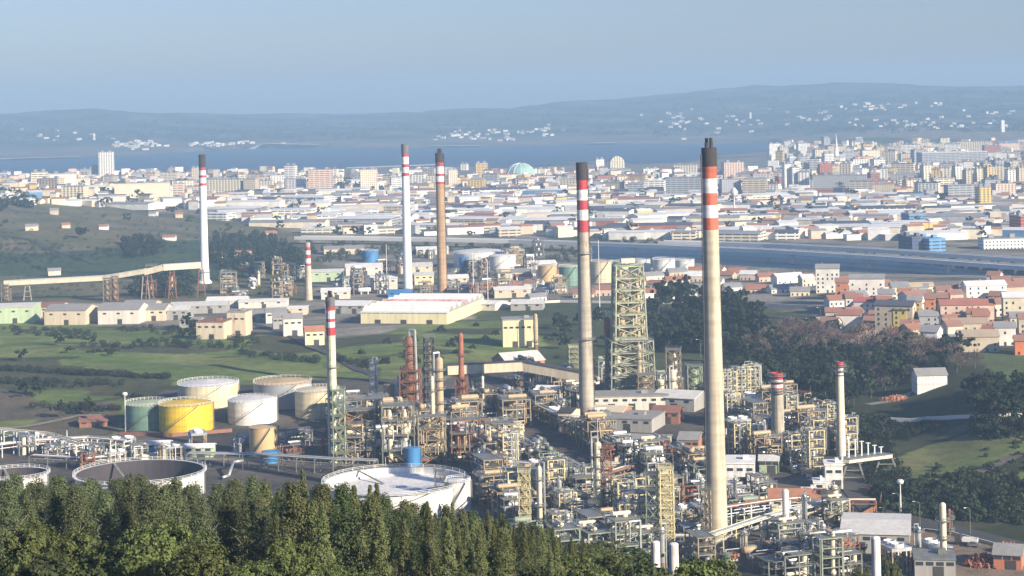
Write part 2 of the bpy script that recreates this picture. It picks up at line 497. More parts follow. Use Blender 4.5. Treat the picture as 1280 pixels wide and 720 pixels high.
# ------------------------------------------------------------------ ground sheet with its land cover
def build_ground():
    ys = np.concatenate([np.linspace(-250, 100, 30), np.linspace(108, 620, 130), np.geomspace(624, 1500, 230), np.geomspace(1506, 5000, 240), np.geomspace(5040, 11400, 110)])
    nx = 420
    us = np.linspace(-1, 1, nx)
    tans = 0.56 * (0.72 * us + 0.28 * us ** 3)
    Y, A = np.meshgrid(ys, tans, indexing='ij')
    X = A * np.maximum(Y, 260) + 0 * Y
    Z = terrain_np(X.ravel(), Y.ravel())
    ny = len(ys)
    verts = np.stack([X.ravel(), Y.ravel(), Z], 1)
    i = np.arange(ny - 1)[:, None] * nx + np.arange(nx - 1)[None, :]
    F = np.stack([i, i + 1, i + nx + 1, i + nx], -1).reshape(-1, 4)
    me = bpy.data.meshes.new('ground')
    me.vertices.add(len(verts)); me.vertices.foreach_set('co', verts.ravel())
    me.loops.add(F.size); me.loops.foreach_set('vertex_index', F.ravel().astype(np.int32))
    me.polygons.add(len(F)); me.polygons.foreach_set('loop_start', np.arange(0, F.size, 4, dtype=np.int32))
    me.update(calc_edges=True); me.validate()
    me.polygons.foreach_set('use_smooth', [True] * len(F))
    # land cover, by where each vertex lies
    x = X.ravel(); y = Y.ravel()
    px, py = project_np(x, np.maximum(y, 5), np.maximum(Z, 0))
    wx = px + 14 * wob(x, y, 40, 2); wy = py + 3 * wob(x, y, 33, 4)
    n1 = wob(x, y, 60, 11); n2 = wob(x, y, 22, 13); n3 = wob(x, y, 210, 15)
    C = np.empty((len(x), 3)); C[:] = (0.15, 0.14, 0.125)
    def cover(mask, a, b, t):
        t = np.clip(t, 0, 1)[:, None]
        col = np.array(a) * (1 - t) + np.array(b) * t
        C[mask] = col[mask]
    # town ground: asphalt, yards and parks
    cover(y > 1150, (0.25, 0.225, 0.19), (0.10, 0.098, 0.07), 0.45 + 1.0 * n2)
    cover((y > 1700) & (n3 > 0.45), (0.055, 0.075, 0.035), (0.09, 0.09, 0.05), 0.5 + n2)
    # refinery yards
    cover(y <= 1150, (0.052, 0.050, 0.048), (0.120, 0.104, 0.088), 0.5 + 0.7 * n2)
    # strip of rough grass between refinery and port
    g1 = inpoly(wx, wy, [(590, 376), (760, 374), (960, 386), (1060, 404), (1000, 446), (700, 476), (600, 432)])
    cover(g1, (0.045, 0.062, 0.028), (0.075, 0.09, 0.04), 0.5 + 0.6 * n2)
    # green fields on the left
    g2 = inpoly(wx, wy, [(-900, 396), (0, 400), (250, 412), (420, 424), (560, 398), (640, 396), (690, 430), (560, 474), (470, 474), (340, 478), (215, 486), (150, 520), (128, 560), (-900, 560)])
    cover(g2, (0.095, 0.140, 0.036), (0.175, 0.195, 0.064), 0.5 + 0.9 * n2 + 0.4 * wob(x, y * 2, 12, 31))
    cover(g2 & ((n1 + 0.5 * n2 > 0.36) | (wob(x, y * 2.6, 70, 21) > 0.5)), (0.085, 0.080, 0.040), (0.055, 0.062, 0.030), 0.5 + 0.7 * n2)
    cover(g2 & (wob(x * 0.5, y * 2.0, 42, 25) > 0.72), (0.036, 0.050, 0.024), (0.05, 0.06, 0.03), 0.5 + 0.7 * n2)
    g2b = inpoly(wx, wy, [(-60, 470), (40, 498), (70, 520), (-60, 530)]) | inpoly(wx, wy, [(60, 508), (150, 502), (130, 545), (20, 548)])
    cover(g2b, (0.13, 0.105, 0.075), (0.10, 0.09, 0.06), 0.5 + n2)
    # scrubby hill
    g3 = inpoly(wx, wy, [(-900, 226), (40, 240), (150, 262), (260, 268), (372, 292), (405, 330), (382, 378), (-900, 384)])
    cover(g3, (0.150, 0.130, 0.074), (0.082, 0.096, 0.045), 0.5 + 0.7 * n1 + 0.6 * n2)
    cover(g3 & (n1 - 0.4 * n2 > 0.42), (0.16, 0.135, 0.095), (0.10, 0.09, 0.06), 0.5 + n2)
    g3b = inpoly(wx, wy, [(-900, 300), (40, 318), (140, 312), (230, 300), (330, 296), (380, 320), (330, 345), (180, 350), (0, 345), (-900, 345)])
    cover(g3b, (0.040, 0.068, 0.034), (0.055, 0.082, 0.04), 0.5 + n2)
    # valley and slopes on the right: scrub cover, darkened to stand in for shade
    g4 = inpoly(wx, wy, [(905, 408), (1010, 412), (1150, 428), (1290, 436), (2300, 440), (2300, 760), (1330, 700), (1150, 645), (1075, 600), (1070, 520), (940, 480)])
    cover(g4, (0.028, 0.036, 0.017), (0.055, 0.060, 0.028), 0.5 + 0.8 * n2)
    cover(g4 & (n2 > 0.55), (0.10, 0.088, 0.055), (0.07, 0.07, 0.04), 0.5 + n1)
    g5_sunlit = inpoly(wx, wy, [(1105, 580), (1150, 560), (1200, 546), (1300, 540), (1500, 540), (1500, 566), (1290, 566), (1215, 592), (1150, 612)]) | inpoly(wx, wy, [(1225, 600), (1300, 585), (1500, 590), (1500, 625), (1270, 625)])  # sunlit grass strips: the sunlight is put into a lighter cover
    cover(g5_sunlit, (0.105, 0.140, 0.042), (0.16, 0.155, 0.070), 0.5 + 0.8 * n2)
    g6 = inpoly(wx, wy, [(1225, 440), (1290, 440), (1500, 450), (1500, 480), (1240, 478)])
    cover(g6, (0.075, 0.115, 0.04), (0.10, 0.12, 0.05), 0.5 + 0.8 * n2)
    # dirt around the works yard bottom right
    g7 = inpoly(wx, wy, [(1125, 668), (1180, 655), (1290, 690), (1400, 760), (1400, 1000), (1180, 1000), (1150, 720)])
    cover(g7, (0.20, 0.15, 0.11), (0.15, 0.12, 0.09), 0.5 + 0.8 * n2)
    # forest floor of the near hill
    cover((y < 545) & (Z > 4.6), (0.050, 0.048, 0.026), (0.032, 0.040, 0.020), 0.5 + 0.8 * n2)
    # across the bay
    fr = y > 6150
    fm = wob(x, y, 95, 17)
    cover(fr, (0.025, 0.04, 0.028), (0.13, 0.125, 0.085), 0.30 + 0.9 * fm)
    ns = fr & (Z < 22) & (y < 7200)
    cover(ns, (0.16, 0.145, 0.12), (0.08, 0.085, 0.06), 0.5 + fm)
    cover(Z < 0, (0.05, 0.06, 0.06), (0.05, 0.06, 0.06), 0 * x)
    ca = me.color_attributes.new('cover', 'FLOAT_COLOR', 'POINT')
    ca.data.foreach_set('color', np.concatenate([C, np.ones((len(x), 1))], 1).astype(np.float32).ravel())
    m = bpy.data.materials.new('land'); m.use_nodes = True
    n = m.node_tree.nodes; l = m.node_tree.links; b = n['Principled BSDF']
    b.inputs['Roughness'].default_value = 0.95; b.inputs['Specular IOR Level'].default_value = 0.1
    at_ = n.new('ShaderNodeAttribute'); at_.attribute_name = 'cover'
    tc = n.new('ShaderNodeTexCoord')
    prev = at_.outputs['Color']
    for sc_, lo, hi in ((0.9, 0.72, 1.28), (0.14, 0.70, 1.30), (0.022, 0.78, 1.22)):
        nz = n.new('ShaderNodeTexNoise'); nz.inputs['Scale'].default_value = sc_; nz.inputs['Detail'].default_value = 6; nz.inputs['Roughness'].default_value = 0.7
        l.new(tc.outputs['Object'], nz.inputs['Vector'])
        mr = n.new('ShaderNodeMapRange'); mr.inputs[1].default_value = 0.3; mr.inputs[2].default_value = 0.7; mr.inputs[3].default_value = lo; mr.inputs[4].default_value = hi
        l.new(nz.outputs[0], mr.inputs[0])
        hs = n.new('ShaderNodeHueSaturation'); l.new(prev, hs.inputs['Color']); l.new(mr.outputs[0], hs.inputs['Value'])
        prev = hs.outputs[0]
    l.new(prev, b.inputs['Base Color'])
    me.materials.append(m)
    return structure(put('ground', me))

build_ground()

def build_water():
    m = bpy.data.materials.new('sea_water'); m.use_nodes = True
    n = m.node_tree.nodes; l = m.node_tree.links; b = n['Principled BSDF']
    b.inputs['Base Color'].default_value = (0.010, 0.040, 0.084, 1); b.inputs['Roughness'].default_value = 0.45
    b.inputs['Specular IOR Level'].default_value = 0.3
    tc = n.new('ShaderNodeTexCoord'); nz = n.new('ShaderNodeTexNoise'); nz.inputs['Scale'].default_value = 0.03; nz.inputs['Detail'].default_value = 8
    l.new(tc.outputs['Object'], nz.inputs['Vector'])
    bp = n.new('ShaderNodeBump'); bp.inputs['Strength'].default_value = 0.6; bp.inputs['Distance'].default_value = 2.0
    l.new(nz.outputs[0], bp.inputs['Height']); l.new(bp.outputs[0], b.inputs['Normal'])
    mb = MB()
    mb.add([(-6300, 500, 0), (6300, 500, 0), (6300, 11300, 0), (-6300, 11300, 0)], [(0, 1, 2, 3)])
    return structure(mb.build('water', m))

build_water()

def build_haze():
    m = bpy.data.materials.new('haze_air'); m.use_nodes = True
    n = m.node_tree.nodes; l = m.node_tree.links
    n.remove(n['Principled BSDF'])
    v = n.new('ShaderNodeVolumePrincipled')
    v.inputs['Color'].default_value = (*HAZE_COLOR, 1)
    v.inputs['Density'].default_value = HAZE_DENSITY
    v.inputs['Anisotropy'].default_value = 0.0
    l.new(v.outputs[0], n['Material Output'].inputs['Volume'])
    mb = MB(); mb.box(0, 5650, -7, 13000, 12000, 297)
    return structure(mb.build('haze', m), 'stuff')

build_haze()

# ------------------------------------------------------------------ roads and kerbs
def ribbon(name, pts, width, m, lift=0.06, step=6.0, thick=0.0, kind='structure', parent=None):
    """a strip draped over the ground along picture points"""
    P = [at(*p) if len(p) == 2 else Vector(p) for p in pts]
    Q = []
    for a, b in zip(P[:-1], P[1:]):
        k = max(1, int((b - a).length / step))
        for i in range(k): Q.append(a.lerp(b, i / k))
    Q.append(P[-1])
    mb = MB(); V = []; F = []
    for i, q in enumerate(Q):
        d = (Q[min(i + 1, len(Q) - 1)] - Q[max(i - 1, 0)]); d.z = 0; d.normalize()
        s = Vector((d.y, -d.x, 0)) * width / 2
        zs = max(T(q.x + s.x * k, q.y + s.y * k) for k in (-1, 0, 1)) + lift
        for e in (q - s, q + s): V.append((e.x, e.y, zs))
    for i in range(len(Q) - 1): F.append((2 * i, 2 * i + 1, 2 * i + 3, 2 * i + 2))
    mb.add(V, F)
    o = mb.build(name, m, parent)
    return structure(o, kind) if kind else o

ribbon('road', [(1060, 600), (1095, 640), (1128, 655), (1190, 662), (1290, 688), (1400, 720)], 11, asphalt, 0.25)
ribbon('road_edge_line', [(1100, 645), (1128, 659), (1190, 666), (1290, 692)], 0.35, paint_line, 0.45)
ribbon('road', [(556, 512), (610, 540), (680, 575), (740, 606), (800, 640)], 9, asphalt, 0.2)
ribbon('road', [(600, 470), (690, 506), (760, 545), (830, 590), (870, 620)], 8, asphalt, 0.22)
ribbon('path', [(1140, 612), (1200, 600), (1262, 572), (1330, 560)], 5, mat('dirt_path', (0.12, 0.10, 0.085), 0.95, 0.3), 0.2)
ribbon('path', [(1085, 506), (1120, 500), (1142, 490), (1160, 488)], 5, mat('gravel_track', (0.24, 0.21, 0.165), 0.95, 0.3), 0.2)
ribbon('road', [(-60, 292), (40, 300), (120, 330)], 7, mat('farm_track', (0.05, 0.05, 0.045), 0.95, 0.3), 0.3)
ribbon('path', [(-60, 540), (30, 534), (100, 520), (126, 520)], 5, MATS['gravel_track'], 0.25)
ribbon('road', [(300, 400), (420, 445), (470, 470)], 6, asphalt, 0.4)
ribbon('road', [(560, 402), (760, 392), (960, 396), (1040, 402)], 6, asphalt, 0.3)

# ------------------------------------------------------------------ labels that single things out
def ordinal(i):
    w = ['', 'first', 'second', 'third', 'fourth', 'fifth', 'sixth', 'seventh', 'eighth', 'ninth', 'tenth', 'eleventh', 'twelfth', 'thirteenth',
         'fourteenth', 'fifteenth', 'sixteenth', 'seventeenth', 'eighteenth', 'nineteenth', 'twentieth']
    if i < len(w): return w[i]
    sfx = {1: 'st', 2: 'nd', 3: 'rd'}.get(i % 10 if i % 100 not in (11, 12, 13) else 0, 'th')
    return '%d%s' % (i, sfx)

CITY_MARKS = [(60, 'at the far left edge of town'), (116, 'left of the tall white tower block'), (180, 'right of the tall white tower block'), (245, 'left of the slim white chimney'),
              (320, 'right of the slim white chimney'), (400, 'between slim white and grey-topped chimneys'), (500, 'left of the grey-topped white chimney'),
              (550, 'between the two close-set far chimneys'), (630, 'right of the tan chimney'), (725, 'left of the grey red-banded chimney'),
              (800, 'right of the grey red-banded chimney'), (882, 'left of the tallest chimney'), (960, 'right of the tallest chimney'),
              (1046, 'left of the pale spire'), (1130, 'right of the pale spire'), (1210, 'above the crowded village'), (9999, 'at the far right edge')]
PLANT_MARKS = [(170, 'at the left above the dark open tank'), (330, 'by the cylinder tanks'), (410, 'left of the short cream chimney'), (470, 'right of the short cream chimney'),
               (530, 'around the rusty column'), (590, 'by the thin rust stack'), (650, 'by the yellow slatted building'), (730, 'left of the grey red-banded chimney'),
               (800, 'below the derrick'), (880, 'left of the tallest chimney'), (950, 'right of the tallest chimney'),
               (1030, 'by the two small striped stacks'), (9999, 'at the right of the works')]
TREE_MARKS = [(90, 'at the far left'), (260, 'below the dark open tank'), (400, 'between the floating-roof tanks'), (590, 'below the white floating-roof tank'), (720, 'in front of the pipework'),
              (850, 'below the ladder tower'), (960, 'right of the tallest chimney'), (1080, 'by the striped stacks'), (1180, 'near the white barn'), (9999, 'at the right edge')]

def mark(px, table):
    for lim, s in table:
        if px < lim: return s

def finish_labels():
    """give every repeat its own wording: where it stands, then its place counted from the left"""
    by = {}
    for rec in THINGS:
        o, label, auto = rec
        if auto:
            p = project(o.location)
            rec.append(p)
            table = {'city': CITY_MARKS, 'plant': PLANT_MARKS, 'tree': TREE_MARKS}[auto]
            rec[1] = label + ' ' + mark(p[0], table)
        else:
            rec.append(project(o.location))
        by.setdefault(rec[1], []).append(rec)
    for label, recs in by.items():
        if len(recs) > 1:
            recs.sort(key=lambda r: r[3][0])
            for i, r in enumerate(recs):
                k = 'left one of two' if (len(recs) == 2 and i == 0) else 'right one of two' if len(recs) == 2 else ordinal(i + 1) + ' from left'
                r[0]['label'] = label + ', ' + k
        else:
            recs[0][0]['label'] = label
    for o, l, a, q in [r[:4] for r in THINGS]:
        if len(o['label'].split()) > 16: print('LONG', o['label'])

# ------------------------------------------------------------------ trees
def leaf_cloud(rng, pts, size, flat=0.35, aspect=0.6):
    """small bent leaf sprays, one quad each, at the given centres and outward directions"""
    n = len(pts)
    c = pts[:, :3]; out = pts[:, 3:6]
    nrm = out + rng.normal(0, 0.55, (n, 3)) + np.array([0, 0, flat])
    nrm /= np.linalg.norm(nrm, axis=1)[:, None] + 1e-9
    a = np.cross(nrm, rng.normal(0, 1, (n, 3))); a /= np.linalg.norm(a, axis=1)[:, None] + 1e-9
    b = np.cross(nrm, a)
    s = size * rng.uniform(0.6, 1.35, n)[:, None]
    P = np.stack([c - a * s, c + b * s * aspect, c + a * s, c - b * s * aspect], 1)
    return P.reshape(-1, 3)

def quads_mesh(name, P, m):
    me = bpy.data.meshes.new(name)
    n = len(P) // 4
    me.vertices.add(len(P)); me.vertices.foreach_set('co', P.astype(np.float32).ravel())
    me.loops.add(len(P)); me.loops.foreach_set('vertex_index', np.arange(len(P), dtype=np.int32))
    me.polygons.add(n); me.polygons.foreach_set('loop_start', np.arange(0, len(P), 4, dtype=np.int32))
    me.update(calc_edges=True); me.materials.append(m)
    return me

def crown(kind, seed, h, w, n, size, m):
    rng = np.random.default_rng(seed)
    if kind == 'cone':          # dense tapering plantation tree
        k = int(n / 26); C = []
        for i in range(k):
            t = rng.uniform(0.0, 1.0) ** 0.85
            prof = (1 - t) ** 0.75 * (0.80 + 0.20 * math.sin(6 * t * 3 + seed))
            ang = rng.uniform(0, 2 * math.pi); r = w / 2 * prof * rng.uniform(0.55, 1.0)
            C.append((r * math.cos(ang), r * math.sin(ang), h * (0.22 + 0.78 * t), 0.30 * (0.5 + prof) * w * 0.36))
    elif kind == 'tall':        # narrow tree with separate hanging clumps
        k = int(n / 34); C = []
        for i in range(k):
            t = rng.uniform(0.0, 1.0)
            prof = (0.55 + 0.5 * math.sin(math.pi * min(1, t * 0.95 + 0.12))) * (1 - 0.55 * t ** 3)
            ang = rng.uniform(0, 2 * math.pi); r = w / 2 * prof * rng.uniform(0.2, 1.0)
            C.append((r * math.cos(ang), r * math.sin(ang), h * (0.30 + 0.70 * t), w * 0.17))
    elif kind == 'round':       # wide bushy crown in lobes
        k = int(n / 40); C = []
        lob = [(rng.normal(0, w * 0.24), rng.normal(0, w * 0.24), h * rng.uniform(0.36, 0.80), w * rng.uniform(0.16, 0.27)) for _ in range(9)]
        lob.append((0, 0, h * 0.84, w * 0.2))
        for i in range(k):
            L = lob[rng.integers(len(lob))]
            d = rng.normal(0, 1, 3); d[2] = abs(d[2]) * 1.0 - 0.25; d /= np.linalg.norm(d)
            C.append((L[0] + d[0] * L[3], L[1] + d[1] * L[3], L[2] + d[2] * L[3] * 0.85, w * 0.075))
    else:                       # low shrub
        k = int(n / 30); C = []
        for i in range(k):
            ang = rng.uniform(0, 2 * math.pi); r = w / 2 * math.sqrt(rng.uniform(0, 1))
            C.append((r * math.cos(ang), r * math.sin(ang), h * (1 - (2 * r / w) ** 2) * rng.uniform(0.25, 1.0), w * 0.13))
    C = np.array(C)
    idx = rng.integers(len(C), size=n)
    d = rng.normal(0, 1, (n, 3)); d /= np.linalg.norm(d, axis=1)[:, None]
    rad = C[idx, 3:4] * rng.uniform(0.3, 1.0, (n, 1)) ** 0.5
    p = C[idx, :3] + d * rad * np.array([1, 1, 0.85])
    p[:, 2] = np.maximum(p[:, 2], 0.15)
    axis = np.stack([p[:, 0], p[:, 1], (p[:, 2] - h * 0.5) * 0.5], 1)
    axis /= np.linalg.norm(axis, axis=1)[:, None] + 1e-9
    P = leaf_cloud(rng, np.concatenate([p, d * 0.7 + axis * 0.6], 1), size)
    return quads_mesh('crown', P, m)

def trunk_mesh(h, r, seed, m, limbs=5, frac=0.9):
    rng = random.Random(seed); mb = MB()
    pts = [Vector((rng.uniform(-.1, .1) * i * 0.4, rng.uniform(-.1, .1) * i * 0.4, h * frac * i / 4 - 0.5)) for i in range(5)]
    for i in range(4): mb.tube(pts[i], pts[i + 1], r * (1 - 0.2 * i), r * (0.8 - 0.2 * i) + 0.015, 6, 0, False)
    for i in range(limbs):
        t = rng.uniform(0.35, 0.9); b = pts[0].lerp(pts[4], t); a = rng.uniform(0, 6.28)
        e = b + Vector((math.cos(a), math.sin(a), rng.uniform(0.5, 1.1))) * h * rng.uniform(0.10, 0.2)
        mb.tube(b, e, r * 0.4, r * 0.1, 5, 0, False)
    return mb.mesh('trunk', m)

def twig_mesh(h, w, seed, m):
    """a leafless crown: forking branches ending in a haze of fine twigs"""
    rng = np.random.default_rng(seed)
    n = 420
    d = rng.normal(0, 1, (n, 3)); d[:, 2] = np.abs(d[:, 2]) * 0.9 - 0.1; d /= np.linalg.norm(d, axis=1)[:, None]
    c = d * np.array([w / 2, w / 2, h * 0.42]) * rng.uniform(0.35, 1, (n, 1)) ** 0.6 + np.array([0, 0, h * 0.5])
    dirv = d + rng.normal(0, 0.4, (n, 3)) + np.array([0, 0, 0.4]); dirv /= np.linalg.norm(dirv, axis=1)[:, None]
    s = np.cross(dirv, rng.normal(0, 1, (n, 3))); s /= np.linalg.norm(s, axis=1)[:, None]
    L = rng.uniform(0.7, 1.6, (n, 1)) * h / 9; k = 0.10 * h / 9
    P = np.stack([c - s * k, c + dirv * L * 0.5 + s * k * 1.4, c + dirv * L, c - s * k * 1.2 + dirv * L * 0.4], 1).reshape(-1, 3)
    return quads_mesh('crown', P, m)

def tree_kind(name, crown_me, trunk_me):
    def b():
        r = bare_root(name)
        put('crown', crown_me, r)
        if trunk_me: put('trunk', trunk_me, r)
        return r
    return Kind(name, b)

K_PLANT = [tree_kind('plantation_tree', crown('cone', s, 11.0 + s % 3, 3.3 + 0.4 * (s % 2), 6500, 0.13, leaf_plantation), trunk_mesh(10, 0.16, s, bark)) for s in range(5)]
K_PLANT_W = [tree_kind('plantation_tree', crown('tall', s + 210, 12.0, 3.7 + .4 * s, 5200, 0.135, leaf_mid if s else leaf_plantation), trunk_mesh(11, 0.16, s + 9, bark)) for s in range(3)]
K_TALL = [tree_kind('eucalyptus_tree', crown('tall', s + 20, 19.0, 4.4 + 0.7 * (s % 3), 8000, 0.155, leaf_blue), trunk_mesh(18, 0.2, s, pale_bark, 7)) for s in range(5)]
K_ROUND = [tree_kind('broadleaf_tree', crown('round', s + 40, 8.5, 7.5, 8500, 0.155, leaf_yellow), trunk_mesh(5, 0.2, s, bark)) for s in range(4)]
K_ROUND_D = [tree_kind('broadleaf_tree', crown('round', s + 60, 9.5, 8.5, 2400, 0.40, leaf_dark), trunk_mesh(6, 0.22, s, bark)) for s in range(4)]
K_ROUND_M = [tree_kind('broadleaf_tree', crown('round', s + 80, 9.0, 8.0, 2200, 0.38, leaf_mid), trunk_mesh(6, 0.22, s, bark)) for s in range(3)]
K_BROWN = [tree_kind('dying_tree', crown('tall', s + 90, 15.0, 4.0, 900, 0.30, leaf_brown), trunk_mesh(14.5, 0.17, s, pale_bark, 8)) for s in range(2)]
K_BARE = [tree_kind('bare_tree', twig_mesh(9, 8, s + 100, twig), trunk_mesh(6, 0.22, s, bark, 9)) for s in range(3)]
K_SHRUB = [tree_kind('shrub', crown('shrub', s + 110, 2.6, 4.4, 700, 0.26, leaf_mid), None) for s in range(3)]
K_SHRUB_D = [tree_kind('shrub', crown('shrub', s + 120, 3.2, 5.0, 700, 0.30, leaf_dark), None) for s in range(2)]
K_GORSE = [tree_kind('shrub', crown('shrub', s + 130, 3.0, 4.6, 1500, 0.19, leaf_yellow), None) for s in range(2)]
rt = random.Random(5)

def forest():
    """tree tops follow the edge of the wood seen in the picture"""
    edge = lambda px: np.interp(px, [-300, 0, 90, 180, 330, 420, 520, 640, 740, 830, 900], [595, 601, 602, 602, 601, 606, 630, 655, 682, 716, 745])
    spots = []
    def far_enough(x, y, d):
        return all((x - a) ** 2 + (y - b) ** 2 > d * d for a, b in spots)
    placed = 0
    # rows from the far edge of the wood towards the camera
    for tries in range(34000):
        y = rt.uniform(175, 470); px = rt.uniform(-60, 900)
        x = (px - 640) / FPX * y
        z = T(x, y)
        pxx = project((x, y, z + 5))[0]
        e = float(edge(pxx))
        tall = (pxx < 345 + rt.uniform(-50, 60))
        ang = project((x, y, z))[1]
        if tall:
            h = rt.uniform(14.5, 20.5) if y > 230 else rt.uniform(12, 16); gap = 3.4
        else:
            h = rt.uniform(9, 14.5); gap = 2.3
        top = project((x, y, z + h))[1]
        lim = e + rt.choice([-6, -2, 0, 3, 7, 13, 20, 30])
        if top < lim:
            h2 = height_to((x, y, z), lim)
            if h2 < (8 if tall else 5): continue
            h = min(h, h2); top = lim
        if top > e + 118 and top > 655: continue
        if top > 712 or not far_enough(x, y, gap): continue
        spots.append((x, y))
        placed += 1
        if placed > 800: break
        yield x, y, z, h, top, tall, pxx, e

cand = list(forest())
cand.sort(key=lambda c: c[4] - c[7])      # rows by how far below the edge they top out
TALLS = [c for c in cand if c[5]]; SMALLS = [c for c in cand if not c[5]]
print('trees', len(TALLS), len(SMALLS))
def rowname(top, e):
    d = top - e
    return 'top row' if d < 9 else 'second row' if d < 26 else 'middle rows' if d < 55 else 'lower rows'
for k, (x, y, z, h, top, tall, pxx, e) in enumerate(TALLS[:295]):
    K = rt.choice(K_TALL)
    K.place((x, y, z - 0.2), rt.uniform(0, 6.28), 'dark eucalyptus, %s of wood,' % rowname(top, e), 'tree', 'eucalyptus trees of the near wood', 'tree', h / 19.0 * rt.uniform(0.92, 1.02), None, 1.0)
SMALLS.sort(key=lambda c: -c[3] / c[1])
for k, (x, y, z, h, top, tall, pxx, e) in enumerate(SMALLS[:295]):
    K = rt.choice(K_PLANT + K_PLANT_W)
    K.place((x, y, z - 0.2), rt.uniform(0, 6.28), 'pointed conifer, %s of slope,' % rowname(top, e), 'tree', 'plantation conifers on the near slope', 'tree', h / 12.0)

def canopy(rest, crowns, h0, name, m):
    """what remains of the wood past the first 295 trees: one mass of the same crowns"""
    out = []
    for me in crowns:
        a = np.empty(len(me.vertices) * 3, np.float32); me.vertices.foreach_get('co', a); out.append(a.reshape(-1, 3))
    P = []
    for i, c in enumerate(rest):
        x, y, z, h = c[:4]; a = rt.uniform(0, 6.28); s_ = h / h0; q = out[i % len(out)]
        P.append(np.stack([(q[:, 0] * math.cos(a) - q[:, 1] * math.sin(a)) * s_ + x, (q[:, 0] * math.sin(a) + q[:, 1] * math.cos(a)) * s_ + y, q[:, 2] * s_ + z - .2], 1))
    if P: structure(put(name, quads_mesh(name, np.concatenate(P), m)), 'stuff')
canopy(SMALLS[295:], [kids(K.root)[0].data for K in K_PLANT if K.root], 12.0, 'plantation_canopy', leaf_plantation)
canopy(sorted(TALLS[295:], key=lambda c: c[4]), [kids(K.root)[0].data for K in K_TALL if K.root], 19.0, 'eucalyptus_canopy', leaf_blue)
# bushy yellow-green trees in front
for (px, topy, d, wpx, K, lab) in [
        (30, 655, 165, 100, K_ROUND, 'olive green bushy tree in the bottom corner at far left'), (95, 662, 170, 90, K_ROUND, 'olive bushy tree beside the bottom corner tree'),
        (150, 668, 160, 110, K_ROUND, 'wide yellow-green tree left of the tallest bright bush'), (212, 645, 158, 105, K_ROUND, 'bright yellow-green tree standing highest among the near bushes'),
        (262, 675, 150, 100, K_ROUND, 'bright green tree just right of the highest near tree'), (352, 668, 168, 84, K_ROUND, 'round yellow-green tree beside the brown dying tree'),
        (312, 700, 150, 70, K_ROUND, 'low green bushy tree between two brighter round trees'), (60, 695, 150, 90, K_ROUND_M, 'dark green round tree at the bottom left'),
        (450, 700, 190, 60, K_ROUND, 'small rounded bush tree at bottom centre left'), (540, 698, 205, 60, K_ROUND, 'rounded yellow-green bush among the pointed conifers'),
        (410, 706, 170, 70, K_ROUND, 'low brownish green bush tree at bottom by the dying tree'),
        (752, 676, 300, 66, K_ROUND, 'bright green tree below the ladder tower'), (724, 690, 290, 50, K_ROUND, 'yellow-green tree left of the bright tree below the ladder tower'),
        (792, 694, 310, 60, K_ROUND_M, 'dull green tree right of the bright tree below the ladder tower'), (872, 698, 330, 50, K_ROUND, 'yellow-green tree right of the white column'),
        (1116, 690, 420, 40, K_ROUND, 'yellow-green tree beside the tall white column'), (1080, 702, 420, 44, K_ROUND, 'low green tree left of the tall white column'),
        (640, 712, 240, 50, K_ROUND_M, 'rounded green tree at the bottom centre')]:
    p0 = plane_pt(px, topy, 0); u = p0 - Cpos; x, y = u.x / u.y * d, d
    ztop = CAMZ + u.z / u.y * d; z = T(x, y)
    h = ztop - z; s = wpx * d / FPX / 7.5
    rt.choice(K).place((x, y, z - 0.3), rt.uniform(0, 6.28), lab, 'tree', 'bushy trees nearest the camera', None, s, None, max(0.5, (h + 0.3) / (8.9 * s)))
for (px, topy, d, lab) in [(180, 614, 250, 'brown dying tree in front of the dark eucalyptus row'), (388, 634, 215, 'thin brown tree rising beside the round yellow-green tree'), (300, 668, 240, 'thin straggly brown tree between the bright bushes'), (96, 622, 240, 'brownish tree in the dark wood below the open tank left side'), (470, 640, 260, 'brown-leaved tree among the conifers below the white tank'), (560, 662, 280, 'small rusty tree among conifers right of the white tank'), (250, 622, 240, 'grey-brown thin tree in the dark eucalyptus row'), (620, 680, 280, 'brown tree low on the conifer slope')]:
    u = ray(px, topy); x, y = u.x / u.y * d, d
    z = T(x, y); h = CAMZ + u.z / u.y * d - z
    rt.choice(K_BROWN).place((x, y, z), rt.uniform(0, 6), lab, 'tree', 'dying trees in the near wood', None, h / 15.0)
for i in range(46):
    px = rt.uniform(-20, 900); d = rt.uniform(150, 215)
    x = (px - 640) / FPX * d; z = T(x, d)
    t = project((x, d, z + 3))[1]
    if t < 668 or t > 760: continue
    rt.choice(K_GORSE if rt.random() < .6 else K_SHRUB).place((x, d, z - 0.2), rt.uniform(0, 6), 'low shrub under the near trees', 'shrub', 'shrubs under the near trees', 'tree', rt.uniform(0.8, 1.3))

# ------------------------------------------------------------------ buildings
WHITE, CREAM, BEIGE, GREYW = lin(236, 232, 222), lin(226, 214, 186), lin(198, 184, 160), lin(168, 168, 168)
PINKY, OCHRE, BRICK, BLUEW = lin(212, 186, 166), lin(216, 184, 110), lin(170, 98, 74), lin(96, 148, 190)
TERRA, ROOFGREY, ROOFDARK, ROOFWHITE, ROOFRUST = lin(160, 122, 104), lin(150, 150, 150), lin(88, 90, 98), lin(222, 222, 220), lin(166, 118, 94)
CNAME = {WHITE: 'white', CREAM: 'cream', BEIGE: 'beige', GREYW: 'grey', PINKY: 'pinkish', OCHRE: 'ochre', BRICK: 'brick red', BLUEW: 'blue'}
rc = random.Random(21)
MESHES = {}

def front(px, py, depth, rz, hz=0):
    """root position so that the near side of a footprint stands at the picture point"""
    p = at(px, py)
    d = Vector((p.x, p.y, 0)).normalized()
    c = p + d * depth / 2
    return Vector((c.x, c.y, min(T(c.x, c.y), p.z) - 0.3)), p

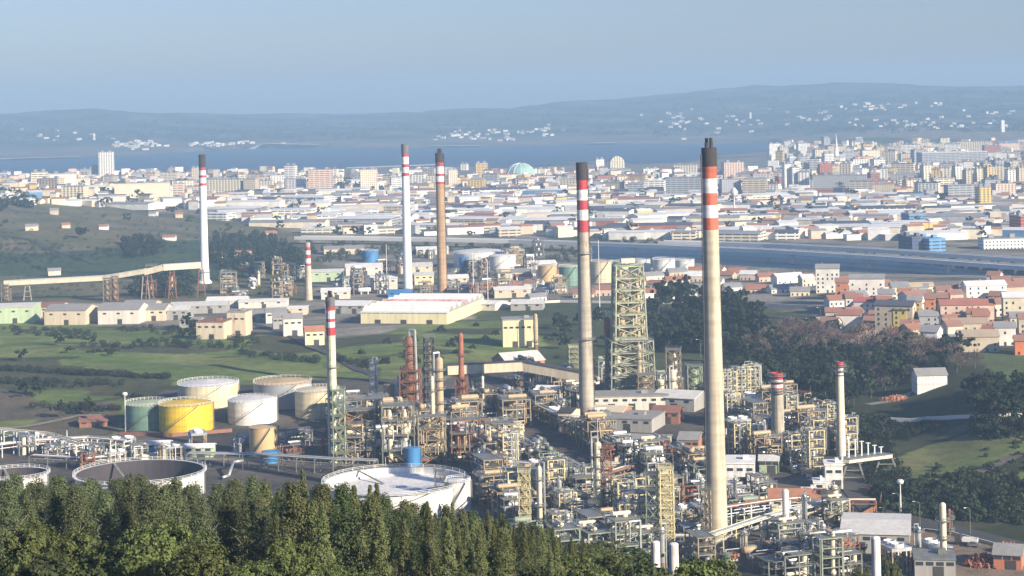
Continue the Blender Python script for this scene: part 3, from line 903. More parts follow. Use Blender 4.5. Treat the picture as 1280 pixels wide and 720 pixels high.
def block(name, loc, rz, w, d, h, wallc, roofc, fac, label, cat, group=None, auto=None, clutter=True):
    """flat-roofed block: wall with window grid, roof slab with parapet and stair heads"""
    r = thing(name, label, cat, loc, rz, group, auto)
    mb = MB(); mb.box(0, 0, -1.5, w, d, h + 1.5)
    wl_ = mb.build('wall', FAC[fac], r); wl_.color = (*wallc, 1)
    mb = MB(); mb.box(0, 0, h, w + 0.5, d + 0.5, 0.9)
    if clutter:
        for k in range(2):
            mb.box(w * (-.25 + .5 * k), d * rc.uniform(-.15, .15), h + 0.9, min(5, w * .25), min(4.5, d * .5), rc.uniform(2.2, 3.6))
    rf = mb.build('roof', ROOFC, r); rf.color = (*roofc, 1)
    KIDS[r] = [wl_, rf]
    return r

def gable_meshes(w, d, h, rise, over, name_roof='roof'):
    mb = MB()
    P = [(-w / 2, -d / 2), (w / 2, -d / 2), (w / 2, d / 2), (-w / 2, d / 2)]
    V = [(x, y, -1.5) for x, y in P] + [(x, y, h) for x, y in P] + [(-w / 2, 0, h + rise), (w / 2, 0, h + rise)]
    mb.add(V, [(0, 1, 5, 4), (2, 3, 7, 6), (1, 2, 6, 9, 5), (3, 0, 4, 8, 7)])
    rb = MB(); t = 0.3
    for s in (-1, 1):
        y0 = s * (d / 2 + over); z0 = h - rise * over / (d / 2) + 0.06
        a = [(-w / 2 - over, y0, z0), (w / 2 + over, y0, z0), (w / 2 + over, 0, h + rise + 0.06), (-w / 2 - over, 0, h + rise + 0.06)]
        rb.add(a + [(x, y, z + t) for x, y, z in a], [(0, 1, 2, 3), (4, 5, 6, 7), (0, 1, 5, 4), (1, 2, 6, 5), (2, 3, 7, 6), (3, 0, 4, 7)])
    return mb, rb

def gabled(name, loc, rz, w, d, h, rise, wallc, roofc, label, cat, group=None, auto=None, wallm=None, roofm=None, over=0.5, turn=False):
    r = thing(name, label, cat, loc, rz + (math.pi / 2 if turn else 0), group, auto)
    if turn: w, d = d, w
    wb, rb = gable_meshes(w, d, h, rise, over)
    a = wb.build('wall', wallm or PLAIN, r); a.color = (*wallc, 1)
    b = rb.build('roof', roofm or ROOFC, r); b.color = (*roofc, 1)
    KIDS[r] = [a, b]
    return r

# --- the town, landmark buildings first (px of left and right, row of base, row of top)
OCC = []
def free(x, y, rad):
    return all((x - a) ** 2 + (y - b) ** 2 > (rad + c) ** 2 for a, b, c in OCC)

def town_block(pxl, pxr, base, top, wallc, fac, label, roofc=ROOFGREY, depth=16, cat='apartment block', name='apartment_block', group=None, rz=None):
    p = at((pxl + pxr) / 2, base); w = (pxr - pxl) * mpp(p)
    rz = math.radians(rc.choice([-12, 8, 14])) if rz is None else math.radians(rz)
    loc, p = front((pxl + pxr) / 2, base, depth, rz)
    h = height_to(loc, top)
    OCC.append((loc.x, loc.y, max(w, depth) * .5))
    return block(name, loc, rz, w * 0.95, depth, max(h, 4), wallc, roofc, fac, label, cat, group)

town_block(124, 143, 224, 190, WHITE, 2, 'tallest white tower block standing alone at left of town', depth=22, cat='tower block', name='tower_block', rz=6)
town_block(114, 123, 224, 208, GREYW, 2, 'grey tower block hugging the tall white tower', depth=20, cat='tower block', name='tower_block', rz=6)
for k, (a, b, c_, t_, col, lab) in enumerate([
        (142, 214, 248, 229, CREAM, 'long cream apartment slab below the white tower block'), (216, 231, 247, 230, PINKY, 'narrow pinkish block right of the long cream slab'),
        (78, 110, 251, 233, CREAM, 'cream block left of the long cream slab'), (62, 96, 235, 217, WHITE, 'white stepped block left of the white tower'),
        (40, 60, 232, 215, CREAM, 'cream block at the left beside the white stepped block'), (258, 306, 243, 224, CREAM, 'broad cream block just right of the slim white chimney'),
        (306, 322, 244, 224, BEIGE, 'beige block beside the broad cream block'), (357, 371, 237, 207, WHITE, 'bright white tower block midway across the left town'),
        (356, 370, 243, 224, GREYW, 'grey block in front of the bright white tower block'), (368, 383, 240, 224, WHITE, 'small white block right of the grey block'),
        (385, 417, 241, 212, PINKY, 'pinkish tall block with green end wall'), (417, 430, 239, 222, CREAM, 'cream block right of the pinkish tall block'),
        (450, 472, 240, 212, CREAM, 'stepped cream block left of the grey-topped chimney'), (488, 505, 238, 222, WHITE, 'white block just left of the grey-topped chimney'),
        (516, 532, 236, 218, WHITE, 'white tapering block between the two close-set far chimneys'), (560, 572, 236, 212, CREAM, 'cream tower right of the tan chimney'),
        (594, 610, 222, 204, OCHRE, 'yellow tower block by the water'), (576, 585, 213, 205, WHITE, 'small white tower on the waterfront'),
        (744, 755, 215, 199, WHITE, 'slim white waterfront tower left of the round-topped tower'),
        (832, 880, 244, 222, GREYW, 'long grey block left of the tallest chimney'), (842, 872, 219, 206, CREAM, 'cream waterfront block left of the tallest chimney'),
        (900, 926, 246, 224, GREYW, 'grey block right of the tallest chimney'), (928, 960, 246, 224, BEIGE, 'beige slab of flats right of the tallest chimney'),
        (902, 930, 222, 203, PINKY, 'pinkish waterfront block right of the tallest chimney'),
        (979, 988, 238, 205, WHITE, 'thin white tower, left of three stepped towers'), (988, 998, 238, 209, WHITE, 'stepped white tower between two thin white towers'), (998, 1012, 238, 215, WHITE, 'white tower right of the stepped white tower'),
        (1015, 1085, 238, 219, GREYW, 'long dark grey block below the pale spire'), (1086, 1098, 240, 216, BRICK, 'brick red block end right of the long dark block'), (1100, 1110, 232, 211, WHITE, 'white cylinder-like tower beside the red block'),
        (1112, 1148, 235, 218, GREYW, 'grey office block with ribbon windows'), (1180, 1234, 250, 231, GREYW, 'large grey slanting hall below the row of towers'), (1221, 1237, 258, 234, OCHRE, 'bright yellow-cream tower in front of the row of towers'),
        (1075, 1100, 203, 188, CREAM, 'cream block below hillside houses right of the spire'), (1108, 1128, 197, 181, CREAM, 'cream twin block on the rise right of the spire'), (1195, 1240, 190, 177, CREAM, 'long cream building on the skyline rise'),
        (1245, 1290, 188, 179, PINKY, 'long pinkish building at the right skyline rise'), (1050, 1072, 206, 190, GREYW, 'dark block beside the white church'), (973, 985, 196, 184, PINKY, 'pinkish block at the water end of the right-hand town')]):
    town_block(a, b, c_, t_, col, k % 3, lab)
for k in range(10):
    a = 1152 + k * 13.2
    town_block(a, a + 10.5, 233 - (k % 2), 207 + (k * 5 % 7), [CREAM, OCHRE, CREAM, WHITE, BEIGE][k % 5], 2, 'pale tower block in the close row, %s from left' % ordinal(k + 1), depth=14, cat='tower block', name='tower_block', group='row of pale towers at the right')
# stadium-like long dark hall with a pale roof
town_block(1146, 1234, 208, 190, GREYW, 1, 'long dark grey stadium stand with pale roof edge', roofc=ROOFWHITE, depth=40, cat='stadium', name='stadium_stand', rz=4)
town_block(806, 832, 243, 226, WHITE, 1, 'plain bright white cube of a hall by the waterfront', roofc=ROOFWHITE, depth=40, cat='hall', name='exhibition_hall', rz=-10)
town_block(786, 806, 244, 229, GREYW, 1, 'grey-walled hall beside the bright white hall', depth=30, cat='hall', name='exhibition_hall', rz=-10)
town_block(1268, 1290, 292, 270, lin(216, 96, 52), 1, 'orange box-shaped store at the right edge of town', depth=30, cat='store', name='retail_store', rz=8)
town_block(1150, 1175, 316, 298, BLUEW, 1, 'bright blue shed in the harbour yard', roofc=BLUEW, depth=26, cat='shed', name='harbour_shed', rz=20)
town_block(1130, 1151, 316, 296, lin(70, 84, 120), 1, 'dark blue shed left of the bright blue shed', roofc=ROOFDARK, depth=24, cat='shed', name='harbour_shed', rz=20)
town_block(1224, 1279, 311, 298, WHITE, 0, 'long white terrace building near the motorway at right', depth=18, rz=4)
town_block(1131, 1154, 282, 267, BLUEW, 1, 'pale blue industrial store in the right-hand town', depth=30, cat='store', name='retail_store', rz=5)

def special_buildings():
    # round-topped tower
    loc, p = front(771, 217, 20, 0); m = mpp(p)
    r = thing('arched_tower', 'cream waterfront tower with a rounded arched top', 'tower block', loc, R(8))
    W = 18 * m; H = height_to(loc, 195); hw = W / 2
    pts = [(-hw, -1), (hw, -1)] + [(hw * math.cos(t), H - hw + hw * math.sin(t)) for t in np.linspace(0, math.pi, 12)]
    mb = MB(); n = len(pts)
    mb.add([(x, -9, z) for x, z in pts] + [(x, 9, z) for x, z in pts], [tuple(range(n)), tuple(range(2 * n - 1, n - 1, -1))] + [(i, (i + 1) % n, (i + 1) % n + n, i + n) for i in range(n)])
    o = mb.build('wall', FAC[2], r); o.color = (*CREAM, 1)
    mb = MB(); mb.box(0, -13, -1, W * 1.5, 7, 12)
    o = mb.build('podium', FAC[1], r); o.color = (*GREYW, 1)
    # glass half dome
    loc, p = front(651, 222, 30, 0); m = mpp(p)
    r = thing('dome_pavilion', 'pale green glass half-dome pavilion near the water', 'pavilion', loc, 0)
    rad = 19 * m; prof = [(rad * math.cos(t), rad * 0.95 * math.sin(t)) for t in np.linspace(0, math.pi / 2 - 0.02, 9)]
    mb = MB(); mb.lathe(prof, 24)
    mb.build('dome', mat('dome_glass', lin(150, 192, 176), 0.3, 0.2, 0.1), r)
    mb = MB()
    for a in np.linspace(0, math.pi, 7): mb.path([(rr * 1.01 * math.cos(a), rr * 1.01 * math.sin(a) * -1, z) for rr, z in prof], 0.7, 5)
    mb.build('ribs', steel_white, r)
    # church with a spire
    loc, p = front(1046, 208, 14, 0); m = mpp(p)
    r = thing('church', 'white church with a tall pale spire above the town', 'church', loc, R(10))
    H = height_to(loc, 166)
    mb = MB(); mb.box(0, 0, -1, 4.2 * m, 4.2 * m, H * 0.55); o = mb.build('tower', PLAIN, r); o.color = (*WHITE, 1)
    mb = MB(); mb.lathe([(2.0 * m, H * 0.55 - 1), (1.5 * m, H * 0.62), (0.05, H)], 8); o = mb.build('spire', PLAIN, r); o.color = (*WHITE, 1)
    wb, rb = gable_meshes(9 * m, 6 * m, H * 0.26, H * 0.1, 0.5)
    o = wb.build('wall', PLAIN, r); o.color = (*WHITE, 1); o.location = (6 * m, 0, 0)
    o = rb.build('roof', ROOFC, r); o.color = (*GREYW, 1); o.location = (6 * m, 0, 0)
    # water tower
    loc, p = front(918, 268, 8, 0); m = mpp(p)
    r = thing('water_tower', 'small white water tower right of the tallest chimney', 'water tower', loc, 0)
    H = height_to(loc, 234)
    mb = MB(); mb.lathe([(1.2 * m, -1), (0.8 * m, H * .55), (1.0 * m, H * .62)], 10); mb.build('shaft', tank_white, r)
    mb = MB(); mb.lathe([(1.0 * m, H * .62), (3.8 * m, H * .74), (3.8 * m, H * .9), (0.5 * m, H), (0.01, H)], 14); mb.build('bowl', tank_white, r)
special_buildings()

GUARD = [(124, 146), ]
def town_fill():
    na = nw = nh = 0
    for tries in range(40000):
        py = rc.uniform(214, 300) if rc.random() > 0.22 else rc.uniform(181, 216)
        px = rc.uniform(-60, 1340)
        if py < 216 and px < 965: continue
        lim = 256 + 0 * px if px < 130 else 262 if px < 240 else np.interp(px, [240, 370, 720, 960, 1340], [268, 292, 297, 306, 330])
        if py > lim: continue
        near = np.interp(px, [-60, 300, 640, 900, 960, 961, 1340], [216, 214, 214, 212, 206, 180, 176])
        if py < near + 1: continue
        p = at(px, py)
        if p.z < 1: continue
        f = (py - near) / (lim - near)
        zone_apt = (py < 240) if px < 960 else (py < 246)
        a = rc.random()
        rz = R(rc.choice([-14, -9, 8, 12, 22, -24]))
        m = mpp(p)
        if zone_apt and a < 0.66:
            if na >= 250: continue
            w = rc.uniform(15, 42); d = rc.uniform(12, 18); h = rc.choice([9, 12, 15, 18, 21, 24, 30])
            if py > 228: h = min(h, 18)
            if 640 < px < 965: h = min(h, 15)
            if px > 965 and h < 15: h += 9
            if px < 110: h = min(h, 15)
            if py < 226 and px < 965: h = min(h, 9 if px > 230 else 12)
            if py < 219 and 230 < px < 740 and rc.random() < .5: continue
            if not free(p.x, p.y, w * .42): continue
            OCC.append((p.x, p.y, w * .42)); na += 1
            col = rc.choices([WHITE, CREAM, BEIGE, GREYW, PINKY, OCHRE, BRICK], [30, 26, 16, 12, 8, 4, 2])[0]
            roof = rc.choice([ROOFGREY, ROOFDARK, ROOFRUST, ROOFGREY])
            row = 'seafront' if f < .35 else 'mid-town' if f < .7 else 'inner'
            block('apartment_block', (p.x, p.y, p.z - .5), rz, w, d, h, col, roof, rc.randrange(3), '%s %s %s block' % (CNAME[col], 'low' if h < 13 else 'tall' if h > 20 else 'mid-height', row), 'apartment block', 'apartment blocks of the town', 'city')
        elif a < 0.72 and not (zone_apt and py < 226 and px < 960):
            if nw >= 285: continue
            big = rc.random() < (.62 if py > 258 else .3)
            w = rc.uniform(50, 115) if big else rc.uniform(20, 45); d = rc.uniform(22, 40) if big else rc.uniform(14, 26); h = rc.uniform(5.5, 9.5)
            if not free(p.x, p.y, w * .40): continue
            OCC.append((p.x, p.y, w * .40)); nw += 1
            col = rc.choices([WHITE, CREAM, BEIGE, GREYW, PINKY, BLUEW, BRICK], [46, 26, 12, 12, 5, 3, 3])[0]
            roof = rc.choices([ROOFWHITE, ROOFGREY, ROOFDARK, ROOFRUST, TERRA], [46, 28, 14, 9, 3])[0]
            row = 'rear' if f < .45 else 'middle' if f < .75 else 'front'
            gabled('warehouse', (p.x, p.y, p.z - .5), rz, w, d, h, rc.uniform(1.0, 2.4), col, roof, '%s %s %s-row warehouse' % ('long' if w > 45 else 'small', CNAME[col], row), 'warehouse', 'warehouses of the port district', 'city', wallm=FAC[1] if rc.random() < .3 else None)
        else:
            if nh >= 260 or (py > 260 and rc.random() < .6): continue
            w = rc.uniform(9, 16); d = rc.uniform(8, 12); h = rc.uniform(5, 10)
            if not free(p.x, p.y, w * .5): continue
            OCC.append((p.x, p.y, w * .5)); nh += 1
            col = rc.choices([WHITE, CREAM, BEIGE, PINKY, OCHRE], [40, 20, 14, 10, 4])[0]
            roof = rc.choice([TERRA, ROOFRUST, ROOFGREY])
            gabled('town_house', (p.x, p.y, p.z - .5), rz, w, d, h, rc.uniform(1.5, 2.5), col, roof, '%s pitched-roof %s town house' % (CNAME[col], 'seaward' if f < .4 else 'inner'), 'house', 'small houses among the town blocks', 'city')
        if na >= 250 and nw >= 285 and nh >= 260: break
    print('town', na, nw, nh)
town_fill()

# isolated houses on the scrubby hill
for i, (px, py) in enumerate([(40, 288), (82, 285), (68, 268), (130, 287), (192, 270), (212, 300),
                              (224, 272), (274, 322), (304, 323), (338, 296), (68, 344)]):
    p = at(px, py); w = rc.uniform(9, 15)
    gabled('farm_house', (p.x, p.y, p.z - .4), R(rc.uniform(-30, 30)), w, 8, rc.uniform(3.5, 6), 2, rc.choice([WHITE, CREAM, BEIGE]), rc.choice([TERRA, ROOFRUST, ROOFGREY]), 'small hill house', 'house', 'houses scattered on the scrubby hill', 'city')
# hillside houses across the bay
clusters = [(172, 181, 26, 5, 40), (282, 181, 70, 3, 40), (600, 170, 60, 8, 55), (680, 163, 30, 5, 14), (850, 150, 50, 14, 30), (935, 152, 30, 10, 14), (1090, 134, 40, 4, 22), (1130, 155, 50, 7, 24), (1010, 146, 60, 12, 20),
            (1190, 160, 60, 8, 18), (60, 172, 60, 10, 14), (1140, 132, 40, 4, 12), (200, 152, 60, 5, 8), (1240, 145, 50, 10, 10)]
for px0, py0, sx, sy, n in clusters:
    for i in range(int(n * 0.8)):
        px = px0 + rc.gauss(0, sx * .55); py = py0 + rc.gauss(0, sy * .55)
        if py < np.interp(px, [0, 130, 430, 640, 1000, 1280], [162, 158, 158, 148, 124, 118]): continue
        p = at(px, py)
        if p.z < 1 or p.y < 5400: continue
        w = rc.uniform(9, 22)
        r = block('hillside_house', (p.x, p.y, p.z - .5), R(rc.uniform(-25, 25)), w, 9, rc.uniform(5, 9), rc.choice([WHITE, WHITE, CREAM, PINKY]), rc.choice([TERRA, ROOFGREY, ROOFWHITE]), 0, 'tiny far-shore house', 'house', 'houses across the bay', 'city', False)
for i, (px, py, w, h, lab) in enumerate([(118, 175, 8, 26, 'pale tower standing alone on the far left shore'), (1253, 165, 10, 34, 'pale tower standing alone on the right-hand hills'), (938, 148, 7, 24, 'thin pale tower on the hills right of centre')]):
    p = at(px, py); block('lone_tower', (p.x, p.y, p.z - .5), 0.2, w, w, h, WHITE, ROOFGREY, 0, lab, 'tower', None, None, False)
# beaches and breakwaters
sand = mat('beach_sand', lin(216, 206, 186), 0.95, 0.15, 0.02)
for pts, wd in ([(255, 185.5), (330, 184), (400, 184.5)], 40), ([(540, 184.5), (600, 183.5)], 30), ([(735, 181.5), (770, 180.5)], 40), ([(0, 200.5), (60, 199.5), (100, 199)], 45):
    ribbon('beach', pts, wd, sand, 2.2, 60)
def breakwater(pts, label, w=10):
    P = [plane_pt(px, py, 0) for px, py in pts]
    mb = MB()
    for a, b in zip(P[:-1], P[1:]):
        mb.bar(a + Vector((0, 0, .5)), b + Vector((0, 0, .5)), w, 0, 4)
    return tag(mb.build('breakwater', mat('breakwater_stone', lin(140, 140, 138), 0.95, 0.2, 0.05)), label, 'breakwater')
breakwater([(432, 210.5), (500, 208), (552, 206)], 'long grey breakwater reaching across the water behind the chimneys')

# ------------------------------------------------------------------ the motorway viaducts
def viaduct(pts, z, width, thick, label, every, pier_w=2.2, skip=()):
    P = [plane_pt(px, py, z) for px, py in pts]
    Q = []
    for a, b in zip(P[:-1], P[1:]):
        k = max(1, int((b - a).length / 25))
        for i in range(k): Q.append(a.lerp(b, i / k))
    Q.append(P[-1])
    r = thing('viaduct', label, 'viaduct', (Q[0].x, Q[0].y, T(Q[0].x, Q[0].y)))
    off = Vector(r.location)
    def strip(o0, o1, z0, z1):
        mb = MB(); V = []
        for i, q in enumerate(Q):
            d = Q[min(i + 1, len(Q) - 1)] - Q[max(i - 1, 0)]; d.z = 0; d.normalize(); s = Vector((d.y, -d.x, 0))
            for o, zz in ((o0, z0), (o1, z0), (o1, z1), (o0, z1)):
                p = q + s * o - off; V.append((p.x, p.y, p.z + zz))
        F = []
        for i in range(len(Q) - 1):
            for j in range(4): F.append((4 * i + j, 4 * i + (j + 1) % 4, 4 * i + 4 + (j + 1) % 4, 4 * i + 4 + j))
        F += [(0, 1, 2, 3), (4 * len(Q) - 4, 4 * len(Q) - 3, 4 * len(Q) - 2, 4 * len(Q) - 1)]
        mb.add(V, F); return mb
    strip(-width / 2, width / 2, -thick, 0).build('deck', deck_concrete, r)
    strip(-width / 2 + 0.3, width / 2 - 0.3, 0.004, 0.02).build('roadway', worn_road, r)
    for s in (-1, 1):
        a, b = sorted((s * width / 2, s * (width / 2 - 0.35)))
        strip(a, b, 0.0, 1.1).build('parapet', deck_concrete, r)
    acc = 0
    for i in range(1, len(Q)):
        acc += (Q[i] - Q[i - 1]).length
        if acc >= every:
            acc = 0; q = Q[i]; g = T(q.x, q.y)
            mb = MB(); mb.box(0, 0, 0, pier_w, pier_w * 1.8, q.z - thick - g + 1); mb.box(0, 0, q.z - thick - g - 0.6, width * .55, 2.0, 1.598)
            put('pier', mb.mesh('pier', deck_concrete), r, (q.x - off.x, q.y - off.y, g - 1 - off.z))
    return r
viaduct([(372, 296), (480, 297.5), (560, 299), (640, 300.5), (735, 303.5), (850, 308), (960, 312.5), (1120, 322), (1290, 334), (1400, 343)], 11, 14, 2.4, 'long white motorway viaduct running across behind the refinery', 75)
viaduct([(826, 302), (900, 303.5), (960, 305.5), (1100, 312), (1290, 324.5), (1400, 333)], 13, 13, 2.2, 'second motorway deck behind the long viaduct at right', 90)
def quay(pts, label):
    P = [at(*p) for p in pts]; mb = MB()
    for a, b in zip(P[:-1], P[1:]): mb.bar(Vector((a.x, a.y, 1.2)), Vector((b.x, b.y, 1.2)), 1.5, 0, 5)
    return tag(mb.build('quay_wall', mat('quay_stone', lin(150, 144, 132), 0.95, 0.25, 0.05)), label, 'quay')
quay([(738, 332), (790, 338.3), (860, 332.3), (930, 337.3), (1040, 345.2), (1180, 361.2), (1290, 367)], 'stone quay along the near side of the harbour inlet')

# past the first few hundred houses: the rest of the small roofs of the town as one mass
def town_roofs():
    rng = random.Random(3); cols = [(WHITE, 6), (CREAM, 5), (BEIGE, 3), (GREYW, 3), (PINKY, 2), (OCHRE, 1)]
    mats_ = [mat('town_wall_%s' % CNAME[c].replace(' ', '_'), c, .8, .25, .1) for c, k in cols] + [mat('town_roof_%d' % i, c, .8, .25, .1) for i, c in enumerate((TERRA, ROOFRUST, ROOFGREY, ROOFDARK, ROOFWHITE))]
    mb = MB(); n = 0
    for t in range(9000):
        if n > 1500: break
        px = rng.uniform(-80, 1360); py = rng.uniform(179, 300)
        if px < 965 and (py < 216 or (py > 260 and rng.random() < .6)): continue
        if px < 370 and py > np.interp(px, [0, 130, 240, 370], [252, 258, 266, 288]): continue
        if px >= 370 and py > np.interp(px, [370, 720, 960, 1340], [291, 297, 304, 326]): continue
        p = at(px, py)
        if p.z < 1 or not free(p.x, p.y, 5): continue
        n += 1; w, d, h = rng.uniform(9, 22), rng.uniform(8, 14), rng.uniform(4, 11) if py > 222 else rng.uniform(5, 16)
        a = R(rng.choice([-14, 8, 20, -30])); wm = rng.choices(range(6), [k for c, k in cols])[0]; rm = 6 + rng.choices(range(5), [2, 3, 4, 2, 4])[0]
        if rng.random() < .5: mb.box(p.x, p.y, p.z - 1, w, d, h + 1, a, wm, rm)
        else:
            wb, rb = gable_meshes(w, d, h, 1.8, .3); c, s = math.cos(a), math.sin(a)
            for q, m in ((wb, wm), (rb, rm)): mb.add([(p.x + x * c - y * s, p.y + x * s + y * c, p.z - .5 + z) for x, y, z in q.v], q.f, m)
    return structure(mb.build('town_roofs', mats_), 'stuff')
town_roofs()
# town trees
K_TOWN = [tree_kind('town_tree', crown('round', s + 160, 9.5, 8.5, 700, .7, leaf_dark if s % 2 else leaf_mid), trunk_mesh(6, .22, s, bark)) for s in range(4)]
for i in range(150):
    px = rc.uniform(0, 1280); py = rc.uniform(226, 300)
    if px < 370 and py > 262: py = rc.uniform(246, 300)
    p = at(px, py)
    if p.z < 1: continue
    rc.choice(K_TOWN).place((p.x, p.y, p.z - .3), rc.uniform(0, 6), 'dark tree among town roofs', 'tree', 'trees among the town buildings', 'city', rc.uniform(0.8, 1.7))
# the wooded left hill: one far-off mass of trees
def far_wood(name, poly, n, hgt, seed, m, wmul=1.0, q=130):
    rng = np.random.default_rng(seed); xs = [a for a, b in poly]; ys_ = [b for a, b in poly]; P = []
    k = 0
    while k < n:
        px = rng.uniform(min(xs), max(xs)); py = rng.uniform(min(ys_), max(ys_))
        if not inpoly(px, py, poly): continue
        p = at(px, py); k += 1
        h = hgt * rng.uniform(.7, 1.2)
        d = rng.normal(0, 1, (q, 3)); d /= np.linalg.norm(d, axis=1)[:, None]
        c = d * np.array([h * .42 * wmul, h * .42 * wmul, h * .5]) * rng.uniform(.75, 1, (q, 1)) + np.array([p.x, p.y, p.z + h * .5])
        P.append(leaf_cloud(rng, np.concatenate([c, d], 1), h * .11 * (130 / q) ** .5))
    return structure(put(name, quads_mesh(name, np.concatenate(P), m)), 'stuff')
far_wood('hill_woodland', [(-60, 240), (0, 240), (36, 248), (52, 261), (0, 264), (-60, 262)], 130, 11, 1, leaf_dark)
far_wood('hill_woodland', [(262, 300), (300, 294), (345, 300), (378, 318), (376, 340), (330, 344), (288, 342), (262, 325)], 190, 9, 2, leaf_dark)
far_wood('hill_woodland', [(150, 305), (185, 298), (205, 308), (190, 322), (158, 326)], 50, 8, 3, leaf_dark)
far_wood('hill_woodland', [(165, 345), (235, 338), (246, 372), (160, 374)], 60, 8, 6, leaf_dark)
far_wood('far_woodland', [(-60, 152), (130, 147), (430, 152), (640, 141), (850, 125), (1000, 118), (1340, 112), (1340, 165), (1000, 168), (850, 172), (640, 168), (430, 176), (-60, 184)], 900, 15, 61, leaf_dark, 2.6, 36)
far_wood('roadside_scrub', [(380, 304), (640, 308), (735, 312), (735, 330), (560, 322), (385, 330)], 150, 6, 4, leaf_mid)
far_wood('hillside_scrub', [(-60, 262), (150, 268), (260, 276), (370, 298), (380, 330), (330, 372), (-60, 376)], 420, 2.6, 7, leaf_mid, 1.7)
far_wood('hillside_scrub', [(-60, 300), (60, 306), (150, 312), (240, 300), (230, 318), (60, 330), (-60, 330)], 160, 3.4, 8, leaf_dark, 1.7)
for k, (pts, n) in enumerate([([(0, 460), (60, 464), (140, 468), (215, 472), (215, 475), (0, 464)], 110), ([(-20, 476), (160, 479), (160, 482), (-20, 480)], 70), ([(100, 432), (200, 426), (310, 434), (310, 437), (100, 436)], 70),
                             ([(150, 408), (250, 412), (330, 426), (320, 432), (150, 414)], 70), ([(420, 446), (480, 462), (480, 468), (420, 452)], 30), ([(300, 440), (400, 448), (400, 456), (300, 446)], 50),
                             ([(-20, 408), (120, 416), (128, 432), (100, 424), (-20, 414)], 70), ([(40, 506), (150, 512), (150, 516), (40, 512)], 30)]):
    far_wood('hedgerow', pts, n, 2.8, 40 + k, leaf_dark, 1.5)
far_wood('roadside_scrub', [(740, 300), (850, 303), (960, 309), (1280, 338), (1280, 342), (960, 312.5), (850, 306), (740, 303.5)], 60, 5, 5, leaf_mid)

# ------------------------------------------------------------------ chimneys
def ring_platform(z, r_in, r_out, rail=1.1):
    mb = MB()
    mb.lathe([(r_in, z), (r_out, z), (r_out, z + 0.2), (r_in, z + 0.2)], 16)
    mb.lathe([(r_out - .05, z + rail), (r_out + .05, z + rail), (r_out + .05, z + rail + .14), (r_out - .05, z + rail + .14)], 16)
    for i in range(8):
        a = i * math.pi / 4; x, y = r_out * math.cos(a), r_out * math.sin(a)
        mb.bar((x, y, z), (x, y, z + rail), 0.12)
    return mb

def chimney(base, top, wt, wb, bands, shaft_m, cap_m, label, cap_py, flue=False, platforms=(), ladder=None, auto=None):
    p = at(*base); m = mpp(p)
    H = height_to(p, top)
    zof = lambda py: height_to(p, py)
    rb, rtp = wb * m / 2, wt * m / 2
    rad = lambda z: rb + (rtp - rb) * min(1, z / H) ** 0.85
    r = thing('chimney', label, 'chimney', (p.x, p.y, p.z))
    cuts = sorted(set([zof(cap_py)] + [zof(y) for b in bands for y in b[:2]]))
    lo = min([zof(max(b[0], b[1])) for b in bands] + [zof(cap_py)])
    mb = MB(); zs = np.linspace(-2, lo, 9)
    mb.lathe([(rad(max(z, 0)), z) for z in zs], 28); mb.build('shaft', shaft_m, r, True)
    for y0, y1, c in bands:
        z1, z0 = zof(y0), zof(y1)
        mb = MB(); mb.lathe([(rad(z0), z0), (rad(z1), z1)], 28)
        mb.build({'r': 'red_band', 'o': 'orange_band', 'w': 'white_band'}[c], {'r': band_red, 'o': band_orange, 'w': band_white}[c], r, True)
    zc = zof(cap_py)
    mb = MB()
    zt = H - (0 if not flue else 0.22 * (H - zc))
    mb.lathe([(rad(zc), zc), (rad(zc) * 1.06, zc + .1), (rad(H) * 1.08, zt), (rad(H) * 0.8, zt), (rad(H) * 0.8, zt - 3), (0.01, zt - 3)], 28)
    cap_ = mb.build('cap', cap_m, r)
    if flue:
        for i in range(4):
            a = i * math.pi / 2 + 0.6
            mb = MB(); x, y = rad(H) * .45 * math.cos(a), rad(H) * .45 * math.sin(a)
            mb.lathe([(rad(H) * .24, zt - 2.9), (rad(H) * .24, H + (i % 2) * 1.5), (rad(H) * .17, H + (i % 2) * 1.5), (rad(H) * .17, H - 3)], 10, x, y)
            mb.build('flue', soot, cap_)
    for py in platforms:
        z = zof(py); ring_platform(z, rad(z) + .02, rad(z) + 1.3).build('platform', steel, r)
    if ladder is not None:
        a = ladder; mb = MB()
        for z in np.arange(3, H * .97, 4.0):
            q = rad(z) + .5; x, y = q * math.cos(a), q * math.sin(a)
            z2 = min(z + 4, H * .97); q2 = rad(z2) + .5; x2, y2 = q2 * math.cos(a), q2 * math.sin(a)
            t = Vector((-math.sin(a), math.cos(a), 0)) * .35
            mb.bar(Vector((x, y, z)) + t, Vector((x2, y2, z2)) + t, 0.16); mb.bar(Vector((x, y, z)) - t, Vector((x2, y2, z2)) - t, 0.16)
            mb.bar(Vector((x, y, z)) + t, Vector((x, y, z)) - t, 0.14); mb.bar(Vector((x * .97, y * .97, z)), Vector((x, y, z)), 0.12)
        mb.build('ladder', steel_dark, r)
    return r, p, H, rad

